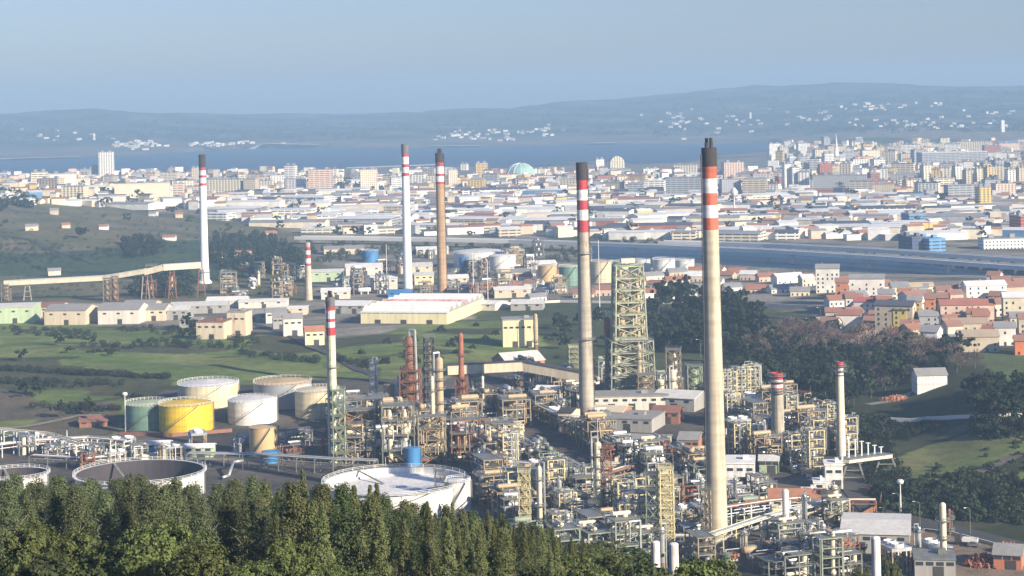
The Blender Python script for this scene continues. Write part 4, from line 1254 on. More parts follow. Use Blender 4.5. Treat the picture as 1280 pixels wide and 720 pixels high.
chimney((897, 682), 178, 18, 27, [(208, 223, 'o'), (223, 241, 'w'), (241, 256, 'o'), (256, 272, 'w'), (272, 287, 'o')], concrete, soot, 'tallest beige chimney with orange and white bands and clustered black flues', 208, True, (), R(200))
chimney((734, 521), 203, 13.5, 20, [(225, 237, 'r'), (237, 250, 'w'), (250, 262, 'r'), (262, 275, 'w'), (275, 290, 'r')], concrete_grey, soot, 'grey concrete chimney with red and white bands and black top', 225, False, (317, 424), R(330))
chimney((510, 366), 180, 8.5, 11.8, [(192, 196, 'r'), (196, 205, 'w'), (205, 209, 'r'), (209, 216, 'w'), (216, 220, 'r')], concrete_white, soot_grey, 'slender white far chimney with long grey top and red bands', 192)
chimney((553, 364), 188, 10.3, 12, [(203, 208, 'r'), (208, 217, 'w'), (217, 220, 'r'), (220, 227, 'w'), (227, 230, 'r')], concrete_brown, soot, 'tan brown far chimney with red and white bands and ladder', 203, True, (), R(-20))
chimney((256, 352), 193, 8, 11.3, [(209, 213, 'r'), (213, 219, 'w'), (219, 222, 'r'), (222, 229, 'w'), (229, 232, 'r')], concrete_white, soot, 'slim white chimney with black top standing alone beside the scrubby hill', 209)
chimney((417, 580), 368, 11, 13, [(383, 388, 'r'), (388, 398, 'w'), (398, 402, 'r'), (402, 409, 'w'), (409, 419, 'r')], concrete_cream, soot_grey, 'short cream chimney with red bands among the tanks, latticed at its foot', 383, True, (459,), R(260))
chimney((386, 375), 303, 6, 10, [(309, 313, 'r'), (313, 318, 'w'), (318, 323, 'r'), (323, 329, 'w'), (329, 332, 'r')], concrete, concrete_grey, 'short beige far chimney with red and white top left of the sawtooth shed', 309)
chimney((973, 566), 466, 15, 17, [(470, 474, 'r'), (474, 477, 'w'), (477, 480, 'r'), (480, 484, 'w'), (484, 486, 'r')], concrete_grey, band_red, 'thick small stack with red and white rings and a platform collar', 470, False, (470, 477, 488, 491), R(250))
chimney((1052, 580), 452, 9.5, 11.5, [(457, 460, 'r'), (460, 463, 'w'), (463, 465, 'r'), (465, 468, 'w'), (468, 470, 'r')], insul_cream, band_red, 'thin tan stack with red and white top beside the conveyor deck', 457, False, (458, 464), R(230))

# ------------------------------------------------------------------ columns, vessels, towers
def column(base, top, wpx, m, label, decks=4, ladder=True, goose=True, m2=None, skirt=0.12, cat='column', name='process_column', wtop=None, group=None):
    p = at(*base); H = height_to(p, top); r0 = wpx * mpp(p) / 2; r1 = r0 if wtop is None else wtop * mpp(p) / 2
    r = thing(name, label, cat, (p.x, p.y, p.z), rc.uniform(0, 6.28), group)
    rad = lambda z: r0 if z < H * .55 else r1
    mb = MB(); mb.lathe([(r0 * 1.12, -1), (r0 * 1.05, H * skirt)], 18); mb.build('skirt', steel_rust, r, True)
    mb = MB()
    prof = [(r0, H * skirt), (r0, H * .55)]
    if r1 != r0: prof += [(r1, H * .6)]
    prof += [(r1, H * .96), (r1 * .8, H * .985), (r1 * .35, H), (.01, H)]
    mb.lathe(prof, 18); mb.build('shell', m, r)
    for i in range(decks):
        z = H * (0.2 + 0.75 * (i + rc.uniform(-.2, .2)) / max(1, decks - .3)); q = rad(z)
        ring_platform(z, q + .02, q + 1.2).build('platform', m2 or steel, r)
    if ladder:
        mb = MB()
        for s in (-.3, .3): mb.bar((s, r0 + .6, 1), (s, r0 + .6, H * .96), .14)
        for z in np.arange(2, H * .95, 2.2): mb.bar((-.3, r0 + .6, z), (.3, r0 + .6, z), .12)
        mb.build('ladder', m2 or steel, r)
    if goose:
        mb = MB(); q = r0 * .2 + .12
        mb.path([(0, 0, H - .1), (0, 0, H + r0 * .8 + .5), (-r1 - .9, 0, H + r0 * .8 + .5), (-r0 - .9, 0, H * .15), (-r0 - .9, 0, 1)], q, 8); mb.build('overhead_pipe', alu, r)
    return r

def lattice(base, top, wb, wt, m, label, levels, depth=None, core=None, deck_m=None, xb=True, thick=.42, cat='steel tower', name='steel_tower', group=None, ladder=True, rz=None, coremat=None):
    p = at(*base); H = height_to(p, top); mm = mpp(p); B = wb * mm / 2; Tt = wt * mm / 2
    k = 1 if depth is None else depth
    r = thing(name, label, cat, (p.x, p.y, p.z), R(rc.uniform(-12, 12)) if rz is None else rz, group)
    hw = lambda z: B + (Tt - B) * z / H
    mb = MB(); zs = [H * i / levels for i in range(levels + 1)]
    cor = lambda z: [Vector((a * hw(z), b * hw(z) * k, z)) for a, b in ((-1, -1), (1, -1), (1, 1), (-1, 1))]
    for i in range(levels):
        c0, c1 = cor(zs[i] if i else -1), cor(zs[i + 1])
        for j in range(4):
            mb.bar(c0[j], c1[j], thick)
            mb.bar(c1[j], c1[(j + 1) % 4], thick * .8)
            if xb:
                mb.bar(c0[j], c1[(j + 1) % 4], thick * .55)
                mb.bar(c0[(j + 1) % 4], c1[j], thick * .55)
    mb.build('frame', m, r)
    for i in range(1, levels + 1):
        z = zs[i]; h = hw(z); mb = MB()
        mb.box(0, 0, z + thick * .41, h * 2 + .9, h * 2 * k + .9, .12)
        dk = mb.build('deck', deck_m or steel, r); mb = MB()
        for a, b in ((-1, -1), (1, -1), (1, 1), (-1, 1)):
            mb.bar((a * (h + .4), b * (h * k + .4), z), (a * (h + .4), b * (h * k + .4), z + 1.4), .12)
        for zz in (0.75, 1.3):
            q = [(a * (h + .4), b * (h * k + .4), z + zz) for a, b in ((-1, -1), (1, -1), (1, 1), (-1, 1))]
            for j in range(4): mb.bar(q[j], q[(j + 1) % 4], .1)
        mb.build('railing', deck_m or steel, dk)
    if core:
        n, cr, cm = core
        for i in range(n):
            x = 0 if n == 1 else (-.5 + i / (n - 1)) * hw(H * .5) * .95
            mb = MB(); q = cr * mm
            mb.lathe([(q * .3, 1), (q, H * .10), (q, H * .82), (q * .4, H * .93), (.01, H * .94)], 14, x, 0); mb.build('vessel', cm, r)
    if ladder:
        mb = MB()
        for i in range(levels):
            h = hw(zs[i]) * k + .5; x0, x1 = (-.6, .6) if i % 2 else (.6, -.6)
            mb.bar((x0 * B, -h, zs[i] + .3), (x1 * B, -h, zs[i + 1] + .3), .5, 0, .15)
            mb.bar((x0 * B, -h, zs[i] + 1.2), (x1 * B, -h, zs[i + 1] + 1.2), .09)
        mb.build('stair', m, r)
    return r, p, H

def equip(r, H, levels, hw, k, seed, mats_, n=4):
    """drums, pots and bent pipes standing on each deck of a steel structure, one part per deck"""
    q = random.Random(seed)
    for i in range(levels):
        z = H * i / levels + .75; lh = H / levels; h = hw(z) * .9; mb = MB()
        for j in range(n):
            x, y = q.uniform(-h, h), q.uniform(-h, h) * k; t = q.random(); rad = q.uniform(.35, .95)
            if t < .4:
                L = q.uniform(1.2, 3.2); mb.tube((x - L / 2, y, z + rad), (x + L / 2, y, z + rad), rad, rad, 10); mb.tube((x + L / 2, y, z + rad), (x + L / 2 + .5, y, z + rad), rad, rad * .4, 10)
            elif t < .65: mb.lathe([(rad, z - .4), (rad, z + lh * .55), (rad * .4, z + lh * .68), (.01, z + lh * .7)], 10, x, y)
            else:
                x2 = q.uniform(-h, h); zz = z + lh * q.uniform(.3, .8)
                mb.path([(x, y, z - .4), (x, y, zz), (x2, y, zz), (x2, -h * k - .6, zz), (x2, -h * k - .6, z - lh * .4)], q.uniform(.12, .26), 6)
        mb.build('equipment', q.choice(mats_), r)
# the tall derrick over the coke drums
r, p, H = lattice((788, 497), 332, 44, 34, steel_derrick, 'tall pale green-yellow steel derrick over coke drums', 11, .8, (2, 5.5, insul_tan), steel_derrick, True, .7, cat='derrick', name='derrick', rz=R(6))
m_ = mpp(p); equip(r, H, 11, lambda z: (22 - 5 * z / H) * m_, .8, 5, [insul_cream, steel_tan, alu, steel_derrick], 5)
mb = MB(); mb.box(0, 0, H + 1.5, 17 * m_, 12 * m_, 15 * m_ * .35); mb.build('winch_house', insul_cream, r)
for sx in (-1, 1):
    mb = MB(); x = sx * 11 * m_
    for q in (-1, 1): mb.bar((x + q * 1.6, 0, H), (x + q * 1.0, 0, H + 2.6 * m_), .4)
    for j in range(4): mb.bar((x - 1.5, 0, H + j * .65 * m_), (x + 1.5, 0, H + (j + .6) * .65 * m_), .25)
    mb.build('crown_mast', steel_green, r)
lattice((788, 497), 424, 56, 52, steel_derrick, 'broad lower frame of stairs and decks wrapped round the derrick', 5, .9, None, steel, True, .5, cat='steel tower', name='steel_tower', rz=R(6))
for (b, t, w, mm_, lab) in [((774, 500), 440, 6, insul_cream, 'cream pipe column inside the left side of the derrick foot'), ((800, 500), 430, 6, insul_tan, 'tan pipe column inside the right side of the derrick foot'), ((816, 496), 462, 7, alu, 'silver column right of the derrick foot'), ((826, 500), 474, 10, insul_cream, 'stout cream vessel right of the derrick foot')]:
    column(b, t, w, mm_, lab, 3)
lattice((806, 503), 468, 20, 19, steel_tan, 'tan side frame leaning on the right of the derrick', 4, 1, (1, 4, insul_tan), steel)
column((761, 493), 396, 8, rust_red, 'dark rusty column just left of the derrick', 3, m2=steel_dark)
lattice((843, 497), 437, 17, 17, steel_tan, 'square steel frame tower right of the derrick', 6, 1, (1, 4.5, insul_cream), steel)
column((842, 500), 462, 8, insul_cream, 'pale pink-white column in front of the square frame tower', 2)
lattice((868, 492), 457, 18, 18, steel_green, 'squat pale green frame tower left of the tallest chimney', 3, 1, (1, 6, tank_palegreen), steel)
lattice((718, 472), 434, 11, 11, steel_green, 'pale green ladder-like tower left of the grey banded chimney', 6, 1, None, steel_yellow)
# the distillation group
column((467, 508), 452, 9, alu, 'slim grey column left of the twin vessels', 2)
column((486, 524), 479, 13, insul_tan, 'tan twin vessel with pipe bridge over its top', 2, True, False, skirt=.25)
column((498, 524), 476, 10, tank_white, 'white twin vessel beside the tan vessel', 1, True, True, skirt=.2)
column((514, 527), 420, 15, steel_rust, 'rusty brown column ringed by many platforms', 9, m2=steel_rust, wtop=11)
lattice((514, 527), 463, 26, 24, steel_rust, 'rusty frame around the foot of the brown column', 5, 1, None, steel_rust)
lattice((538, 520), 422, 12, 11, steel_dark, 'dark narrow lattice tower between rusty and yellow columns', 10, 1, (1, 3.4, steel_tan), steel)
column((551, 552), 446, 9.5, insul_tan, 'tall yellow-tan column with platforms beside the dark lattice', 6)
column((542, 562), 470, 5, insul_cream, 'thin cream pipe column in front of the yellow-tan column', 3, True, False)
column((560, 520), 506, 6, insul_tan, 'short tan vessel right of the yellow-tan column', 1)
column((578, 524), 416, 7.5, rust_red, 'thin rust-red stack with wider riveted lower half', 3, True, False, steel_rust, .5, cat='stack', name='furnace_stack', wtop=6.5)
lattice((578, 524), 474, 13, 13, steel_rust, 'rust-red frame round the lower half of the thin stack', 5, 1, None, steel_rust, True, .35)
lattice((599, 500), 466, 10, 10, steel_green, 'small blue-green lattice tower right of the rust stack', 4, 1, None, steel_green)
column((604, 512), 470, 3.5, tank_white, 'pencil-thin pole beside the small blue-green tower', 0, False, False, cat='pole', name='vent_pole')
# the dense tan block of decks, vessels and pipes
for i, (px, b, t, w, dp, lv, cm, lab) in enumerate([
        (447, 578, 512, 44, .45, 4, insul_tan, 'long tan decked structure right of the short cream chimney'), (498, 580, 506, 40, .5, 4, insul_cream, 'tall grey decked structure under the twin vessels'),
        (540, 578, 520, 34, .5, 4, insul_tan, 'tan decked structure at the foot of the yellow-tan column'), (582, 574, 524, 36, .5, 3, rust_red, 'rusty decked structure below the rust stack'),
        (624, 574, 528, 34, .5, 3, insul_tan, 'brown decked structure at the right of the tan block'), (470, 552, 498, 30, .5, 4, insul_cream, 'dark decked structure behind the front tan row')]):
    r, p, H = lattice((px, b), t, w, w, [steel_tan, steel, steel_tan, steel_rust, steel_tan, steel_dark][i], lab, lv, dp, (2, 3.0, cm) if i % 2 else None, steel, i % 2 == 0, .45, cat='process structure', name='process_structure', rz=R(8))
    hw_ = w / 2 * mpp(p); equip(r, H, lv, lambda z: hw_, dp, 50 + i, [insul_tan, insul_cream, steel_tan, alu, steel_rust], 10)
# foreground columns and towers
lattice((833, 690), 586, 17, 16, steel_yellow, 'pale yellow ladder tower of open decks near the camera', 11, 1, None, steel_yellow, False, .5)
lattice((818, 690), 592, 16, 16, steel_green, 'green cross-braced frame hugging the yellow ladder tower', 5, 1, None, steel, True, .32, ladder=False)
lattice((657, 682), 590, 13, 13, steel_yellow, 'yellow lattice tower left of the pipework court', 9, 1, (1, 3, insul_tan), steel_yellow, True, .3)
column((676, 670), 582, 7, insul_cream, 'cream column right of the yellow lattice tower', 3)
column((749, 645), 552, 9, insul_cream, 'pale pinkish column with side pipes by the tan box house', 5)
lattice((760, 645), 560, 10, 10, steel_rust, 'rusty ladder frame beside the pale pinkish column', 6, 1, None, steel_rust, True, .25)
column((700, 640), 600, 6, alu, 'short aluminium column in the pipework court', 1)
column((954, 572), 530, 9, alu, 'round aluminium-clad column left of the thick ringed stack', 2)
column((1180, 712), 628, 8, insul_cream, 'cream flare column with caged top at the bottom right', 3, True, False)
column((1187, 668), 636, 4, rust_red, 'rust brown pipe stack behind the cream flare column', 2, True, False)
for b, t, w, lab in [((983, 676), 611, 8.5, 'clean white stack left of the orange-roofed shed'), ((1096, 738), 670, 11.5, 'thick white column at the bottom edge of the picture'),
                     ((843, 728), 678, 12, 'white column rising from trees below the ladder tower'), ((820, 712), 676, 11, 'short white column beside the taller white one')]:
    column(b, t, w, tank_white, lab, 0, False, False, skirt=.05, cat='stack', name='white_stack')

# ------------------------------------------------------------------ storage tanks
def tank(cx, base, wpx, top, m, label, roof='cone', roofm=None, rails=True, stair=True, name='storage_tank', group=None, inside=None):
    p = at(cx, base); mm = mpp(p); rad = wpx * mm / 2
    d = Vector((p.x, p.y, 0)).normalized()
    c = p + d * rad; z = min(T(c.x, c.y), p.z)
    H = height_to(Vector((p.x, p.y, z)), top)
    r = thing(name, label, 'tank', (c.x, c.y, z), 0, group)
    N = 48 if rad > 6 else 20
    mb = MB(); mb.lathe([(rad, -1.5), (rad, H)], N); mb.build('shell', m, r, True)
    roofm = roofm or m
    if roof == 'cone':
        mb = MB(); mb.lathe([(rad + .15, H - .15), (rad + .15, H + .05), (.01, H + rad * .11)], N); mb.build('roof', roofm, r)
    elif roof == 'dome':
        mb = MB(); mb.lathe([(rad + .1, H - .1)] + [(rad * math.cos(t), H + rad * .13 * math.sin(t)) for t in np.linspace(0.02, 1.56, 7)], N); mb.build('roof', roofm, r, True)
    else:
        zf = H * roof
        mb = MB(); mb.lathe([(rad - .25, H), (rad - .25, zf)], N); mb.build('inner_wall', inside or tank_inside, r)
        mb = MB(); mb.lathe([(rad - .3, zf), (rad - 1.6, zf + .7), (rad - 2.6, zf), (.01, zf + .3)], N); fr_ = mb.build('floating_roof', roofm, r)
        mb = MB(); mb.lathe([(rad - .3, H), (rad + 1.0, H - .05), (rad + 1.0, H + .12), (rad - .3, H + .12)], N); mb.build('wind_girder', tank_white if inside else m, r)
        a = 2.2
        mb = MB(); mb.bar(((rad - .5) * math.cos(a), (rad - .5) * math.sin(a), H), (rad * .3 * math.cos(a), rad * .3 * math.sin(a), zf + .5), 1.0, 0, .15); mb.build('rolling_ladder', steel, fr_)
    if rails and rad > 4:
        mb = MB(); q = rad + (.9 if not isinstance(roof, str) else .05); n = 36
        for i in range(n):
            a0, a1 = 2 * math.pi * i / n, 2 * math.pi * (i + 1) / n
            A = Vector((q * math.cos(a0), q * math.sin(a0), H)); B_ = Vector((q * math.cos(a1), q * math.sin(a1), H))
            mb.bar(A, A + Vector((0, 0, 1.25)), .12)
            for zz in (.65, 1.2): mb.bar(A + Vector((0, 0, zz)), B_ + Vector((0, 0, zz)), .1)
        mb.build('railing', steel_white, r)
    if stair and rad > 4:
        mb = MB(); n = 14; a0 = -2.3
        for i in range(n):
            t0, t1 = i / n, (i + 1) / n
            A = Vector(((rad + .6) * math.cos(a0 + t0 * 1.3), (rad + .6) * math.sin(a0 + t0 * 1.3), H * t0)); B_ = Vector(((rad + .6) * math.cos(a0 + t1 * 1.3), (rad + .6) * math.sin(a0 + t1 * 1.3), H * t1))
            mb.bar(A, B_, .9, 0, .18); mb.bar(A + Vector((0, 0, 1.1)), B_ + Vector((0, 0, 1.1)), .1)
        mb.build('stair', steel, r)
    mb = MB(); mb.tube((rad + .4, 0, -.5), (rad + .4, 0, H + .4), .22, .22, 6); mb.tube((rad - .1, 0, H * .9), (rad + .4, 0, H * .9), .2, .2, 6); mb.build('riser_pipe', steel, r)
    return r
tank(233, 542, 68, 509, tank_yellow, 'bright yellow cylindrical tank with railed roof')
tank(186, 538, 58, 508, tank_green, 'green tank with pale roof left of the bright yellow tank', roofm=tank_palegreen)
tank(261, 512, 77, 484, tank_cream, 'cream tank with white roof behind the yellow tank', roofm=tank_white)
tank(316, 532, 62, 504, tank_white, 'white tank with a domed cap right of the yellow tank', 'dome')
tank(354, 512, 74, 482, tank_grey, 'wide grey tank with tan roof behind the short cream chimney', roofm=tank_tan)
tank(397, 524, 56, 491, tank_cream, 'cream tank with flat top just left of the short cream chimney')
tank(330, 574, 36, 536, tank_tan, 'small tan upright tank standing below the white domed tank', rails=False)
tank(338, 580, 22, 566, tank_blue, 'small bright blue tank at the foot of the tan tank', 'dome', rails=False)
tank(516, 583, 20, 561, tank_blue, 'royal blue vessel in front of the tan process block', 'dome', rails=False)
tank(530, 578, 12, 562, tank_blue, 'smaller pale blue vessel right of the royal blue vessel', 'dome', rails=False)
tank(603, 583, 16, 562, tank_palegreen, 'pale green upright tank right of the blue vessels', rails=False)
tank(495, 654, 184, 619, tank_white, 'large white floating-roof tank at the wood edge', .72, tank_white, inside=tank_white)
tank(573, 644, 32, 604, tank_white, 'small white tank touching the right side of the large floating-roof tank')
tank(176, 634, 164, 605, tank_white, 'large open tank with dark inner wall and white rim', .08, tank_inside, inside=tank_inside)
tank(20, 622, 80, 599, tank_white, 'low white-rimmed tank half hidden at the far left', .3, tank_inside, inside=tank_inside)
tank(600, 336, 66, 318, tank_white, 'wide white far tank behind the tan chimney', 'dome')
tank(628, 338, 34, 321, tank_white, 'second white far tank, smaller, right of the wide one', 'dome')
tank(712, 358, 26, 334, tank_green, 'dark green far tank left of the grey banded chimney', 'dome', roofm=tank_palegreen)
tank(752, 354, 28, 328, tank_cream, 'cream pinkish far tank right of the grey banded chimney', roofm=tank_tan)
tank(776, 346, 20, 328, tank_palegreen, 'pale yellow far tank behind the derrick top')
tank(802, 342, 22, 326, tank_white, 'white far tank right of the derrick top')
tank(830, 344, 28, 325, tank_white, 'white far tank by the harbour inlet, larger of a pair')
tank(856, 340, 24, 326, tank_white, 'white far tank by the inlet left of the tallest chimney')
tank(684, 352, 24, 333, tank_tan, 'tan domed far tank left of the dark green one', 'dome')
tank(463, 328, 20, 314, tank_blue, 'pale blue far tank under the motorway', 'dome')
tank(580, 345, 12, 322, tank_blue, 'slim blue far tank left of the wide white far tank', rails=False)

# ------------------------------------------------------------------ refinery buildings
RW = lambda n, c, s=.5: mat(n, c, .7, .2, .15, stretch=(s * 6, s * 6, .3), rust=lin(138, 104, 78), rust_amt=.25)
corr_white = RW('corrugated_white', lin(212, 206, 192)); corr_grey = RW('corrugated_grey', lin(160, 158, 152)); corr_tan = RW('corrugated_tan', lin(206, 192, 166))
corr_green = RW('corrugated_green', lin(178, 196, 160)); corr_yellow = RW('corrugated_yellow', lin(222, 212, 170)); corr_orange = RW('corrugated_orange', lin(178, 124, 94))
corr_rust = RW('corrugated_rust', lin(140, 98, 80)); roof_pale = RW('roof_pale_sheet', lin(208, 206, 198)); roof_grey_s = RW('roof_grey_sheet', lin(146, 144, 140)); brick_m = RW('brick_wall', lin(186, 120, 92), 1.5)
roof_white_s = RW('roof_white_sheet', lin(226, 224, 218))

def shed(pxc, base, wpx, hpx, depth, wm, rm, label, rz=0, rise=1.2, doors=1, wins=3, cat='shed', name='shed', group=None, flat=False):
    p = at(pxc, base); mm = mpp(p); w = wpx * mm; h = hpx * mm; rz = R(rz)
    loc, p = front(pxc, base, depth, rz)
    r = thing(name, label, cat, (loc.x, loc.y, loc.z), rz, group)
    h += .3
    if flat:
        mb = MB(); mb.box(0, 0, -1.5, w, depth, h + 1.5); mb.build('wall', wm, r)
        mb = MB(); mb.box(0, 0, h, w + .6, depth + .6, .5)
        mb.box(w * .2, 0, h + .5, min(3, w * .2), min(3, depth * .3), 1.4); mb.build('roof', rm, r)
    else:
        wb, rb = gable_meshes(w, depth, h, rise, .5); wb.build('wall', wm, r); rb.build('roof', rm, r)
    mb = MB(); mb.box(0, 0, 0, 3.2, .12, min(3.6, h * .6)); dm = mb.mesh('door', steel_dark)
    for i in range(doors): put('door', dm, r, (w * (-.5 + (i + .5) / max(1, doors)) * .8 + 1, -depth / 2 - .06, .3))
    mb = MB(); mb.box(0, 0, 0, 2.2, .1, 1.1); wmesh = mb.mesh('window', glass)
    for i in range(wins): put('window', wmesh, r, (w * (-.5 + (i + .5) / wins), -depth / 2 - .05, h * .7))
    return r

# row of sheds on the left ridge
shed(22, 404, 50, 20, 30, corr_green, roof_pale, 'pale green ribbed shed at the far left of the shed row', 4)
shed(90, 406, 54, 18, 26, corr_tan, roof_grey_s, 'cream gabled shed second in the left shed row', -8, 3)
shed(155, 405, 52, 18, 28, corr_white, roof_grey_s, 'white gabled shed in the middle of the left shed row', -4, 3.5)
shed(196, 401, 32, 14, 24, corr_tan, roof_grey_s, 'beige shed right of the white one in the left row', -4, 3)
shed(250, 392, 70, 10, 26, corr_grey, roof_pale, 'long low grey shed with pale roof at the end of the row', 2, 1.5, 2, 5)
shed(268, 424, 36, 22, 16, corr_tan, corr_rust, 'cream two-storey office with flat brown block on top', -10, flat=True, wins=4, cat='office', name='works_office')
shed(300, 420, 24, 30, 14, corr_tan, roof_grey_s, 'square tan block beside the cream two-storey office', -10, flat=True, cat='office', name='works_office')
shed(240, 410, 26, 10, 12, corr_grey, roof_grey_s, 'small dark shed left of the cream office', -6)
shed(366, 420, 24, 22, 10, corr_white, roof_grey_s, 'small white gabled house left of the short cream chimney', 10, 2.5, cat='house', name='works_house')
shed(393, 432, 24, 18, 11, corr_yellow, corr_orange, 'yellow house with orange roof beside the short cream chimney', 10, 2.5, cat='house', name='works_house')
shed(330, 385, 60, 8, 20, corr_white, roof_white_s, 'low white shed behind the yellow orange-roofed house', 2, 1)
shed(360, 394, 50, 8, 16, corr_tan, roof_white_s, 'low tan shed behind the small white gabled house', 2, 1)
for i, (px, py, w, h, lab) in enumerate([(410, 352, 40, 12, 'pale green far shed below the motorway'), (480, 362, 34, 14, 'white far shed left of the grey-topped chimney'), (530, 356, 24, 12, 'pale yellow far shed between the two close-set chimneys'), (590, 366, 36, 9, 'grey far shed right of the tan chimney'),
                                         (640, 372, 46, 10, 'long cream far wall shed below the wide white tank'), (500, 372, 30, 6, 'low blue-roofed far shed at the foot of the grey-topped chimney')]):
    shed(px, py, w, h, 20, [corr_green, corr_white, corr_yellow, corr_grey, corr_tan, tank_blue][i], [roof_pale, roof_white_s, roof_pale, roof_grey_s, roof_white_s, tank_blue][i], lab, 4, 1.5, 1, 3)

def sawtooth():
    """long white shed: a row of parallel gables with their dark ends to the left and a plain cream front"""
    p = at(575, 403); mm = mpp(p); p2 = at(478, 396)
    W = 112 * mm
    loc = p + Vector((-W * .42, 42, 0)); loc.z = T(loc.x, loc.y) - .3
    r = thing('sawtooth_shed', 'long white sawtooth-roofed shed with cream front wall and red patch', 'factory shed', loc, R(-14))
    n = 7; D = 92; h = 9
    mb = MB(); mb.box(0, -2, -2, W, D + 4, h + 2 - .5); mb.build('wall', corr_yellow, r)
    for i in range(n):
        y0 = -D / 2 + D * i / n; y1 = y0 + D / n; ym = (y0 + y1) / 2
        rb = MB(); x = W / 2 + .4
        rb.add([(-x, y0, h), (x, y0, h), (x, ym, h + 3.4), (-x, ym, h + 3.4), (x, y1, h), (-x, y1, h)], [(0, 1, 2, 3), (3, 2, 4, 5), (0, 5, 4, 1)])
        rb.add([(-x, y0, h), (-x, ym, h + 3.4), (-x, y1, h)], [(0, 1, 2)], 1); rb.add([(x, y0, h), (x, ym, h + 3.4), (x, y1, h)], [(0, 2, 1)], 1)
        rb.build('roof_bay', [roof_white_s if i != 3 else mat('roof_red_patch', lin(214, 176, 172), .7, .3, .12, rust=lin(176, 84, 92), rust_amt=.6), corr_grey], r)
    mb = MB(); mb.box(0, -D / 2 - 2.4, h - .4, W + 1.4, 4.4, .5); mb.build('eave_canopy', roof_white_s, r)
    w2 = MB(); w2.box(0, 0, 0, 4, .12, 4); dm = w2.mesh('door', steel_dark)
    for i in range(3): put('door', dm, r, (W * (-.3 + .3 * i), -D / 2 - 4.1, 0))
sawtooth()
for i, (px, py, w, h, dp, wm, rm, rz, lab) in enumerate([
        (120, 398, 40, 12, 24, corr_white, roof_grey_s, -4, 'pale shed behind the cream and white gabled sheds'), (60, 396, 44, 12, 24, corr_tan, corr_rust, 0, 'rusty-roofed shed behind the pale green shed'),
        (178, 393, 40, 12, 22, corr_tan, roof_grey_s, -4, 'grey-roofed shed behind the beige one in the left row'), (222, 400, 34, 12, 18, corr_grey, roof_pale, -4, 'grey shed between the beige shed and the cream office'),
        (318, 402, 44, 9, 18, corr_grey, roof_grey_s, -6, 'low grey shed right of the square tan block'), (345, 404, 26, 14, 14, corr_white, roof_grey_s, 10, 'white-walled shed left of the small white gabled house'),
        (350, 412, 18, 16, 10, corr_grey, roof_grey_s, 10, 'grey house left of the small white gabled house'), (285, 384, 50, 8, 18, corr_white, roof_white_s, 0, 'long low white shed right of the slim white chimney'),
        (420, 374, 36, 9, 20, corr_white, roof_white_s, 4, 'white shed right of the short beige far chimney'), (455, 344, 46, 10, 26, corr_white, roof_white_s, 6, 'white far shed under the motorway left of the chimneys'),
        (520, 342, 40, 9, 24, corr_tan, roof_pale, 6, 'tan far shed under the motorway between the chimneys'), (570, 356, 30, 8, 18, corr_tan, roof_white_s, 6, 'tan far shed at the foot of the tan chimney'),
        (660, 388, 40, 8, 18, corr_grey, roof_pale, -6, 'grey shed on the edge of the grass strip'), (640, 350, 40, 9, 22, corr_white, roof_grey_s, 8, 'white shed beside the second white far tank'),
        (676, 338, 36, 8, 22, corr_white, roof_white_s, 8, 'white shed under the motorway left of the grey chimney'), (430, 318, 50, 7, 20, corr_tan, roof_grey_s, 6, 'tan depot by the motorway piers'), (540, 318, 40, 6, 22, corr_white, roof_white_s, 6, 'white depot by the motorway piers right of the chimneys')]):
    shed(px, py, w, h, dp, wm, rm, lab, rz, 2.2, 1, 3)
lattice((551, 642), 588, 11, 11, steel, 'grey stair tower standing against the white floating-roof tank', 5, 1, None, steel, False, .3)
lattice((425, 582), 488, 15, 14, steel_green, 'pale green lattice round the foot of the short cream chimney', 6, 1, None, steel_green, True, .35)
lattice((884, 690), 612, 12, 11, steel_tan, 'tan pipe-laden lattice at the foot of the tallest chimney', 8, 1, (1, 2.5, alu), steel, True, .3)
shed(440, 392, 52, 10, 30, corr_grey, roof_white_s, 'grey-walled shed with white roof left of the sawtooth shed', -14, 2, 2, 4)
shed(600, 388, 60, 8, 22, corr_white, roof_white_s, 'low white shed right of the sawtooth shed', -24, 1.5)

def gallery(pts, zpy, label, width, hgt, m, rm, legs, legm):
    """covered conveyor bridge on trestles between picture points of its underside, standing over given ground rows"""
    P = []
    for (px, py), gy in zip(pts, zpy):
        g = at(px, gy); z = height_to(g, py); P.append((g, g + Vector((0, 0, z))))
    r = thing('conveyor_bridge', label, 'conveyor', P[0][0]); off = P[0][0]
    mb = MB(); rb = MB()
    for (g0, a), (g1, b) in zip(P[:-1], P[1:]):
        mb.bar(a - off + Vector((0, 0, hgt / 2)), b - off + Vector((0, 0, hgt / 2)), width, 0, hgt)
        rb.bar(a - off + Vector((0, 0, hgt + .2)), b - off + Vector((0, 0, hgt + .2)), width + .6, 0, .36)
    mb.build('housing', m, r); rb.build('roof', rm, r)
    for (g0, a), (g1, b) in zip(P[:-1], P[1:]):
        n = max(1, int((b - a).length / legs))
        for i in range(n + 1 if b is P[-1][1] else n):
            q = a.lerp(b, (i + .3) / (n + .3)) - off; g = T(q.x + off.x, q.y + off.y) - off.z
            mb = MB()
            for s in (-1, 1): mb.bar((s * width * .8, 0, g - 1 - q.z), (s * width * .35, 0, -.02), .7)
            for k in range(3):
                z0 = (g - q.z) * (k + .3) / 3; mb.bar((-width * .6, 0, z0), (width * .6, 0, z0), .35)
            put('trestle', mb.mesh('trestle', legm), r, q)
    return r
gallery([(6, 357), (130, 350.5), (182, 342)], [376, 374, 374], 'long cream conveyor bridge on legs across the left ridge', 4, 3.6, insul_cream, roof_pale, 42, concrete_grey)
gallery([(182, 344), (205, 338), (252, 335)], [374, 374, 372], 'upper conveyor span leading to the slim white chimney', 4, 4.4, insul_cream, roof_pale, 30, steel_rust)
